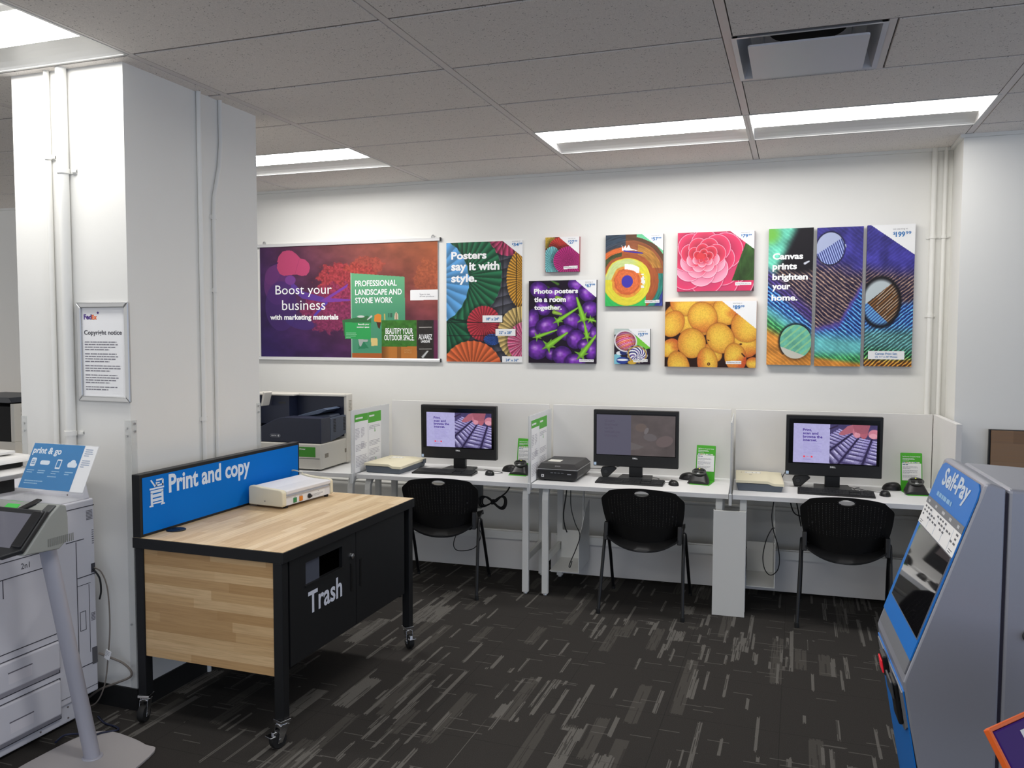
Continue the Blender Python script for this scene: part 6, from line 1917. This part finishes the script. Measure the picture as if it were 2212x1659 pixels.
gapline(g, -1.14, -0.185, 0.432, 0.432+k); gapline(g, -0.10, 0.0, 0.640, 0.640+k); gapline(g, -0.10, -0.03, 0.605, 0.607)
gapline(g, -0.104, -0.101, 0.20, 0.806); gapline(g, -0.040, -0.038, 0.29, 0.600); gapline(g, -0.46, -0.457, 0.66, 0.735)
gapline(g, -0.090, -0.060, 0.400, 0.402); gapline(g, -0.090, -0.060, 0.485, 0.487); gapline(g, -0.091, -0.089, 0.400, 0.487); gapline(g, -0.061, -0.059, 0.400, 0.487)
gapline(g, -0.10, 0.0, 0.235, 0.235+k); gapline(g, -0.205, 0.0, 0.130, 0.132)
g.build('panel_gaps', M_GAP, t)
for b0, b1 in ((0.262, 0.402), (0.058, 0.232)):
    dr = MB(); dr.box(-1.13, -0.212, b0+0.022, b1, 0.001, 0.016, fc); dr.prism([(0.0, 0), (0, 0), (0, 0)], 'y', 0, 0) if False else None
    dw = dr.build('drawer', M_COPIER, t, bevel=0.006)
    lip = MB(); lip.add([fc(-1.13, b0, 0.001), fc(-0.212, b0, 0.001), fc(-0.212, b0+0.024, 0.0155), fc(-1.13, b0+0.024, 0.0155), fc(-1.13, b0+0.024, 0.001), fc(-0.212, b0+0.024, 0.001)], [(0, 1, 2, 3), (3, 2, 5, 4), (4, 5, 1, 0), (0, 3, 4), (1, 5, 2)])
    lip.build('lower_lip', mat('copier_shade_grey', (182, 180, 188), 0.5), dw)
    for a in (-0.460, -0.98):
        h = MB(); h.box(a, a+0.108, b0+0.048, b0+0.092, 0.0162, 0.0166, fc); h.build('handle_recess', mat('handle_pale', (222, 220, 226), 0.5), dw)
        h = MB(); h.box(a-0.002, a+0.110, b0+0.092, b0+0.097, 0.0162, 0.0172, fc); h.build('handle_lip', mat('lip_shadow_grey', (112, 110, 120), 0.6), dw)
    e = MB(); gapline(e, -1.14, -0.203, b0-0.004, b0); gapline(e, -0.207, -0.203, b0-0.004, b1); gapline(e, -1.14, -0.203, b1, b1+0.003)
    e.build('drawer_gap', M_GAP, dw)
v_ = MB()
for q in range(7):
    v_.box(-0.044, -0.010, 0.893+q*0.0065, 0.896+q*0.0065, 0.0002, 0.0012, fc)
for q in range(7):
    v_.box(-0.016, -0.006, 0.780+q*0.010, 0.784+q*0.010, 0.0002, 0.0012, fc)
for q in range(6):
    v_.box(-0.030, -0.008, 0.430+q*0.0065, 0.433+q*0.0065, 0.0002, 0.0012, fc)
v_.build('vent_slots', mat('copier_vent', (110, 108, 116)), t)
for a, b_ in ((-0.125, 1.020), (-0.098, 1.035), (-0.16, 0.195), (-0.16, 0.085), (-0.30, 0.036), (-0.16, 0.036)):
    xo_ = 0.0004 if 0.1 < b_ < 1.0 else (-0.010 if b_ < 0.1 else -0.0185)
    MB().lathe([(0.004, 0.0), (0.004, 0.003)], (xo_, a, b_), 10, 'x').build('screw', mat('screw_grey', (120, 112, 110)), t)
q = sheet(); q.text(Fr((0.0008, 0, 0), (0, 1, 0), (0, 0, 1)), '2n1', -0.375, 0.758, 0.040, 0.024, 0.0, 0.0); q.build('handwritten_mark', M_GAP, t)
g = MB(); g.box(-0.030, -0.004, 0.230, 0.305, 0.0002, 0.004, fc); g.build('power_inlet', mat('inlet_grey', (92, 92, 96)), t)
g = MB(); g.box(-0.024, -0.004, 0.650, 0.690, 0.0002, 0.003, fc); g.build('cable_port', M_GAP, t)
g = MB()
for y in (-0.22, -1.0):
    g.lathe([(0.02, 0.0), (0.02, 0.016)], (-0.08, y, 0), 12); g.lathe([(0.02, 0.0), (0.02, 0.016)], (-0.55, y, 0), 12)
g.build('foot', M_RUBBER, t)

cord([(-1.565, -3.045, 0.275), (-1.53, -3.02, 0.252), (-1.47, -3.00, 0.225), (-1.425, -3.00, 0.195), (-1.43, -3.00, 0.165), (-1.50, -3.005, 0.130), (-1.60, -3.005, 0.085), (-1.68, -3.00, 0.03), (-1.72, -3.0, 0.007)], 0.0052, 'grey mains cord looping from the copier back towards the pillar', M_GCORD)
t = thing('paper_tag', 'small white paper tag on the grey mains cord beside the copier', 'tag', (-1.530, -3.026, 0.262))
g = MB(); g.box(-0.010, 0.020, -0.0085, -0.0065, -0.014, 0.030); g.build('paper', M_PAPER, t).rotation_euler = (0, 0.35, 0)
g = sheet(); g.lines(Fr((-0.008, -0.009, 0), (1, 0, 0), (0, 0, 1)), 0, 0.024, 0.024, 4, 0.007, 0.0025, 0); g.build('small_print', M_GREYINK, t).rotation_euler = (0, 0.35, 0)
cord([(-1.576, -3.048, 0.67), (-1.560, -3.02, 0.64), (-1.538, -3.01, 0.56), (-1.530, -3.01, 0.40), (-1.535, -3.02, 0.25), (-1.55, -3.03, 0.12), (-1.60, -3.04, 0.03), (-1.70, -3.05, 0.006)], 0.0032, 'thin grey cable running down beside the copier to the floor', M_GCORD)
cord([(-1.576, -3.052, 0.665), (-1.558, -3.035, 0.62), (-1.556, -3.03, 0.56), (-1.566, -3.03, 0.52)], 0.0042, 'short dark cord dropping from the copier port')

# ------------------------------------------------------------------ release terminal on a leaning pole
t = thing('print_release_terminal', 'grey touchscreen terminal on a leaning pole with a wide half-round floor plate', 'terminal', (-1.258, -3.381, 0))
P0 = Vector((-1.258, -3.381, 0))
pl = [(-1.059, -3.256), (-1.13, -3.228), (-1.215, -3.204), (-1.346, -3.186), (-1.425, -3.215), (-1.455, -3.30), (-1.466, -3.45), (-1.466, -3.55), (-1.455, -3.67), (-1.42, -3.76), (-1.34, -3.80), (-1.20, -3.79), (-1.05, -3.74), (-1.02, -3.50)]
sp_ = spline([Vector((x, y, 0)) for x, y in pl], 4, True)
g = MB(); g.prism([(q.x-P0.x, q.y-P0.y) for q in reversed(sp_)], 'z', 0.0, 0.010); g.build('floor_plate', mat('plate_grey', (176, 172, 172), 0.45, metal=0.1), t, bevel=0.002)
g = MB(); g.tube([Vector((0, 0, 0.0102)), Vector((-0.045, -0.145, 0.912))], 0.0300, 28); g.build('pole', M_POLE, t, smooth=True)
g = MB(); g.lathe([(0.040, 0.0102), (0.038, 0.014), (0.032, 0.016)], (0, 0, 0), 28); g.build('pole_collar', M_POLE, t, smooth=True)
# head: side outline in y, z (world), extruded along x
hx0, hx1 = -1.572, -1.228
sd = [(-3.690, 0.916), (-3.535, 0.905), (-3.492, 0.935), (-3.492, 1.020), (-3.500, 1.068), (-3.530, 1.075), (-3.575, 1.040)]
g = MB(); g.prism([(y-P0.y, z) for y, z in sd], 'x', hx0-P0.x, hx1-P0.x); g.build('head', M_HEAD, t, bevel=0.006, seg=3)
dy, dz = -0.115, -0.124
fs4 = Fr((hx0-P0.x, -3.690-P0.y, 0.916), (1, 0, 0), (0, -dy, -dz))
slen = math.hypot(dy, dz)
wH = hx1-hx0
g = MB()
g.plate(fs4, [(-0.004, -0.026), (wH-0.080, -0.026), (wH-0.004, 0.010), (wH-0.004, slen+0.012), (-0.004, slen+0.012)], 0.001, 0.022)
g.build('screen_bezel', M_DKPL, t, bevel=0.006, seg=3)
g = MB(); g.quad(fs4, 0.012, wH-0.060, 0.016, slen-0.010, 0.0226); g.sheet = True
g.build('touch_screen', mat('screen_grey_glass', (112, 112, 122), 0.12, spec=0.6), t)
g = MB(); g.box(wH-0.052, wH-0.006, 0.018, slen+0.002, 0.0222, 0.034, fs4); g.build('side_bar', mat('bar_black', (30, 30, 32), 0.4), t, bevel=0.006)
ft = Fr((hx0-P0.x, -3.575-P0.y, 1.040), (1, 0, 0), (0, 0.055, 0.035))
g = MB(); g.box(0.095, 0.160, 0.006, 0.058, 0.002, 0.004, ft); g.build('green_sticker', mat('bright_green', (74, 196, 82), 0.5), t)
g = MB(); g.plate(ft, [(0.165, 0.005), (0.190, 0.0), (0.235, 0.045), (0.240, 0.075), (0.215, 0.075)], 0.001, 0.010); g.build('card_slot', M_BLKPL, t, bevel=0.003)
g = MB(); g.box(0.200, 0.232, 0.002, 0.020, 0.001, 0.008, ft); g.build('key_plate', M_CHROME, t, bevel=0.002)
g = MB(); g.box(0.295, 0.335, 0.010, 0.050, 0.001, 0.010, ft); g.build('reader_pad', mat('pad_grey', (66, 68, 68), 0.5), t, bevel=0.003)
v_ = MB()
for q in range(14):
    v_.box(hx1-P0.x+0.0002, hx1-P0.x+0.0014, -0.205+q*0.0085, -0.201+q*0.0085, 0.925, 0.955)
v_.build('vent_slots', mat('vent_shade', (122, 124, 120)), t)

t = thing('flyer_holder', 'tilted clear holder with a blue print and go flyer on top of the terminal', 'flyer holder', (-1.555, -3.478, 1.076))
fh = Fr((0.012, 0.036, 0.030), (1, 0, 0), (0, 0.085, 0.170))
w, h, wb = 0.335, 0.190, 0.268
g = MB(); g.box(-0.004, w+0.004, -0.012, h+0.004, 0.0022, 0.0042, fh); g.box(-0.004, w+0.004, -0.012, h+0.004, -0.004, -0.002, fh)
g.build('acrylic_pocket', mat('pocket_acrylic', (235, 238, 240), 0.08, spec=0.35, alpha=0.05), t)
g = MB(); g.box(0.0, w+0.002, -0.052, 0.060, 0.0, 0.004); g.build('acrylic_foot', M_CLEAR, t)
g = MB(); g.box(0, w, 0, h, -0.001, 0.0004, fh); fly = g.build('flyer', M_PAPER, t)
g = sheet(); g.quad(fh, 0, wb, 0, h, 0.0008); g.build('blue_field', mat('flyer_blue', (4, 122, 184), 0.4, spec=0.2), fly)
VW = mat('flyer_white', (226, 236, 244), 0.4)
sheet().text(fh, 'print & go', 0.008, 0.138, 0.150, 0.036, 0.0012, 0.03).build('lettering', VW, fly)
g = sheet()
g.plate(fh, rrect(0.026, 0.036, 0.006, 3, 0.030, 0.110), 0.0010, 0.0012)
g.plate(fh, rrect(0.050, 0.018, 0.008, 3, 0.092, 0.110), 0.0010, 0.0012)
g.plate(fh, rrect(0.026, 0.040, 0.004, 3, 0.165, 0.107), 0.0010, 0.0012)
g.flat(fh, circ(0.011, 14, 0.222, 0.108), 0.0012); g.flat(fh, circ(0.015, 14, 0.236, 0.114), 0.00122); g.flat(fh, circ(0.010, 14, 0.250, 0.107), 0.00124); g.quad(fh, 0.216, 0.256, 0.097, 0.107, 0.00126)
g.build('pictogram', VW, fly)
g = sheet()
for z in (0.116, 0.109, 0.102):
    g.quad(fh, 0.021, 0.039, z, z+0.003, 0.0016)
g.quad(fh, 0.156, 0.174, 0.094, 0.121, 0.0016)
g.build('pictogram_detail', mat('flyer_blue', (22, 112, 178)), fly)
g = sheet()
for a in (0.012, 0.070, 0.142, 0.212):
    g.lines(fh, a, 0.078, 0.046, 2, 0.009, 0.004, 0.0012, int(a*1000))
g.lines(fh, 0.02, 0.034, 0.100, 2, 0.010, 0.004, 0.0012, 4); g.lines(fh, 0.13, 0.056, 0.065, 1, 0.01, 0.004, 0.0012, 5)
g.build('small_print', mat('flyer_pale', (150, 196, 226)), fly)
g = sheet()
for z in (0.176, 0.130):
    g.lines(fh, wb+0.010, z, 0.044, 4, 0.0085, 0.0035, 0.0008, int(z*100))
g.build('price_list', mat('flyer_grey_blue', (140, 158, 186)), fly)

t = thing('floor_cable', 'dark blue cable coiled on the floor by the terminal plate', 'cable', (-1.43, -3.24, 0))
g = MB(); g.tube([Vector(q) for q in ((-0.06, -0.11, 0.016), (-0.075, -0.05, 0.016), (-0.03, -0.02, 0.015), (0.03, -0.03, 0.014), (0.05, 0.02, 0.014), (0.09, 0.072, 0.010), (0.05, 0.10, 0.005), (-0.02, 0.11, 0.005), (-0.10, 0.15, 0.005))], 0.0042, 8, smooth=6); g.build('cable', M_BCORD, t, smooth=True)

# ------------------------------------------------------------------ self-pay kiosk
KW = 0.450
t = thing('self_pay_kiosk', 'silver kiosk with slanted blue Self-Pay front in the right foreground', 'kiosk', (1.848, -3.640, 0), math.radians(2.8))
prof = [(0.046, 1.356), (0.012, 1.368), (0.000, 1.364), (-0.163, 0.870), (-0.168, 0.852), (-0.150, 0.745), (-0.128, 0.633), (-0.060, 0.25), (-0.020, 0.0), (0.046, 0.0)]
g = MB(); g.prism(list(reversed(prof)), 'y', 0, KW); g.build('front_shell', M_SILVER, t, bevel=0.010, seg=3)
g = MB(); g.prism([(0.050, 0.0), (0.460, 0.0), (0.460, 1.325), (0.445, 1.336), (0.050, 1.356)], 'y', 0.001, KW-0.001); g.build('rear_cabinet', M_SILVER, t, bevel=0.010, seg=3)
MB().box(0.044, 0.052, 0.003, KW-0.003, 0.0, 1.345).build('seam', mat('seam_dark', (30, 26, 44), 0.7), t)
fk = Fr((-0.163, KW, 0.870), (0, -1, 0), (0.163, 0, 0.494))     # slanted face: a from the far edge to the near edge
SL = 0.524
bl = [(0.014, 0.040), (KW-0.003, 0.040), (KW-0.003, SL-0.045), (KW-0.012, SL-0.022), (KW-0.035, SL-0.010), (0.050, SL-0.010), (0.026, SL-0.020), (0.014, SL-0.045)]
g = MB(); g.plate(fk, bl, 0.0006, 0.0040); fb = g.build('blue_face', mat('kiosk_blue', (16, 118, 208), 0.4), t)
BT = mat('kiosk_white', (206, 218, 232), 0.5)
g = MB(); g.box(0.030, KW-0.004, 0.002, 0.0395, 0.0006, 0.0036, fk); g.build('grey_band', mat('panel_grey', (138, 140, 146), 0.4, metal=0.3), t)
sheet().text(fk, 'Self-Pay', 0.092, 0.440, 0.290, 0.066, 0.0046, 0.03).build('lettering', BT, fb)
sheet().lines(fk, 0.090, 0.433, 0.285, 1, 0.02, 0.012, 0.0046, 9).build('caption', mat('kiosk_pale', (140, 186, 226)), fb)
g = sheet(); g.quad(fk, 0.014, KW-0.004, 0.384, 0.405, 0.0048); ins = g.build('grey_band', mat('band_grey', (124, 126, 132)), fb)
g = sheet()
for a in (0.040, 0.130, 0.215, 0.300, 0.390):
    g.lines(fk, a, 0.398, 0.040, 1, 0.01, 0.008, 0.0052, int(a*99))
g.build('band_lettering', mat('band_text', (206, 208, 212)), ins)
g = MB(); g.box(0.014, KW-0.004, 0.322, 0.384, 0.0041, 0.0050, fk); ins2 = g.build('instruction_strip', M_PAPER, fb)
g = sheet()
rnd = random.Random(3)
for c in range(13):
    for r in range(3):
        a = 0.030+c*0.0315
        if rnd.random() < 0.75:
            g.quad(fk, a, a+0.014+0.008*rnd.random(), 0.373-r*0.012, 0.3785-r*0.012, 0.0054)
g.lines(fk, 0.03, 0.334, 0.04, 2, 0.006, 0.002, 0.0054, 3); g.lines(fk, 0.39, 0.334, 0.04, 2, 0.006, 0.002, 0.0054, 4)
g.build('small_print', mat('strip_ink', (96, 98, 106)), ins2)
g = sheet()
for a in (0.120, 0.205, 0.290, 0.375):
    g.quad(fk, a, a+0.002, 0.325, 0.381, 0.0053)
g.build('column_rule', mat('rule_blue', (176, 196, 222)), ins2)
g = MB(); g.box(0.050, KW-0.008, 0.095, 0.3215, 0.0041, 0.0062, fk); g.build('screen_rim', mat('rim_silver', (150, 152, 158), 0.3, metal=0.6), fb)
g = sheet(); g.quad(fk, 0.053, KW-0.011, 0.098, 0.320, 0.0066); sc_ = g.build('touch_screen', mat('kiosk_glass', (20, 19, 22), 0.03, spec=1.0, coat=1.0), t)
# lower front
fl = Fr((-0.020, KW, 0.0), (0, -1, 0), (-0.148, 0, 0.852))
g = MB()
g.plate(fl, [(0.060, 0.03), (KW-0.012, 0.03), (KW-0.004, 0.62), (KW-0.004, 0.84), (0.012, 0.84), (0.010, 0.60), (0.030, 0.25)], 0.0006, 0.004)
g.build('lower_blue_face', mat('kiosk_blue', (16, 118, 208)), t)
g = MB()
leaf = [(0.030, 0.800), (0.08, 0.755), (0.16, 0.720), (0.28, 0.700), (0.38, 0.710), (KW-0.008, 0.745), (KW-0.006, 0.836), (0.030, 0.836)]
g.plate(fl, leaf, 0.0041, 0.0075); g.build('service_panel', mat('panel_grey', (138, 140, 146), 0.4, metal=0.3), t)
g = MB(); g.box(0.170, 0.235, 0.795, 0.850, 0.0076, 0.022, fl); b_ = g.build('barcode_scanner', M_BLKPL, t, bevel=0.004)
g = MB(); g.box(0.175, 0.230, 0.802, 0.838, 0.0221, 0.026, fl); g.build('red_window', M_RED, b_, bevel=0.002)
g = MB(); g.box(0.315, 0.395, 0.730, 0.840, 0.0076, 0.020, fl); b_ = g.build('card_terminal', M_BLKPL, t, bevel=0.005)
g = MB(); g.box(0.311, 0.399, 0.800, 0.845, 0.0202, 0.026, fl); g.build('card_slot', mat('slot_grey', (70, 72, 76), 0.4), b_, bevel=0.003)
g = MB(); g.plate(Fr((0.20, -0.0002, 0.62), (1, 0, 0), (0, 0, 1)), rrect(0.24, 0.34, 0.02, 4), 0.0006, 0.003); g.build('access_door', M_SILVER, t, bevel=0.002)
g = MB(); g.lathe([(0.014, -0.0012), (0.014, -0.012), (0.009, -0.014)], (0.105, 0, 1.00), 18, 'y'); g.build('lock', M_DKPL, t, smooth=True)

# ------------------------------------------------------------------ tilted purple sign at the lower right edge
o = Vector((1.772, -4.160, 0.9805))
a_ = Vector((0.632, 0.775, 0)).normalized()
d_ = Vector((0.43, -0.35, -0.84)); d_ = (d_-a_*d_.dot(a_)).normalized()
fp = Fr((0, 0, 0), a_, -d_)
t = thing('purple_display_box', 'purple display box with orange edges and a white label, lower right corner', 'display box', o)
w, h, th_ = 0.36, 0.30, 0.014
nrm = fp.n
g = MB(); g.box(0.004, w-0.004, -h, -0.004, -th_, 0.0, fp); g.build('purple_face', M_PURPLE, t, bevel=0.003)
e = MB(); e.box(-0.004, 0.0035, -h, 0.003, -th_, -0.0005, fp); e.box(0.0, w, -0.0035, 0.004, -th_, -0.0015, fp); e.box(w-0.0035, w+0.004, -h, 0.004, -th_, -0.002, fp)
e.build('orange_edge', M_ORANGE, t, bevel=0.002)
g = MB(); g.box(0.082, 0.24, -0.125, -0.020, 0.0002, 0.001, fp); lb = g.build('white_label', M_PAPER, t)
g = sheet(); g.lines(fp, 0.092, -0.030, 0.12, 7, 0.012, 0.005, 0.0014, 6); g.build('small_print', M_GREYINK, lb)
pb = fp(w/2, -h*0.6, -th_/2)
p_ = MB(); p_.box(pb.x-0.02, pb.x+0.02, pb.y-0.02, pb.y+0.02, -o.z+0.012, pb.z-0.03); p_.box(pb.x-0.14, pb.x+0.14, pb.y-0.12, pb.y+0.12, -o.z, -o.z+0.012); p_.build('stand', M_DKPL, t, bevel=0.003)

# ------------------------------------------------------------------ wood panel against the right wall
t = thing('wood_board', 'wood-grain panel with a black edge against the right wall behind the kiosk', 'panel', (2.492, -0.352, 0))
MB().box(0.0, 1.2, -0.026, 0.0, 0.0, 1.178).build('carcass', M_BLACK, t)
MB().box(0.010, 1.19, -0.040, -0.0265, 0.02, 1.174).build('wood_front', wood_material('cabinet_wood', 'x', 'z', 0.9, 0.11, ((118, 92, 70), (142, 114, 88), (130, 102, 78)), 0.5), t)
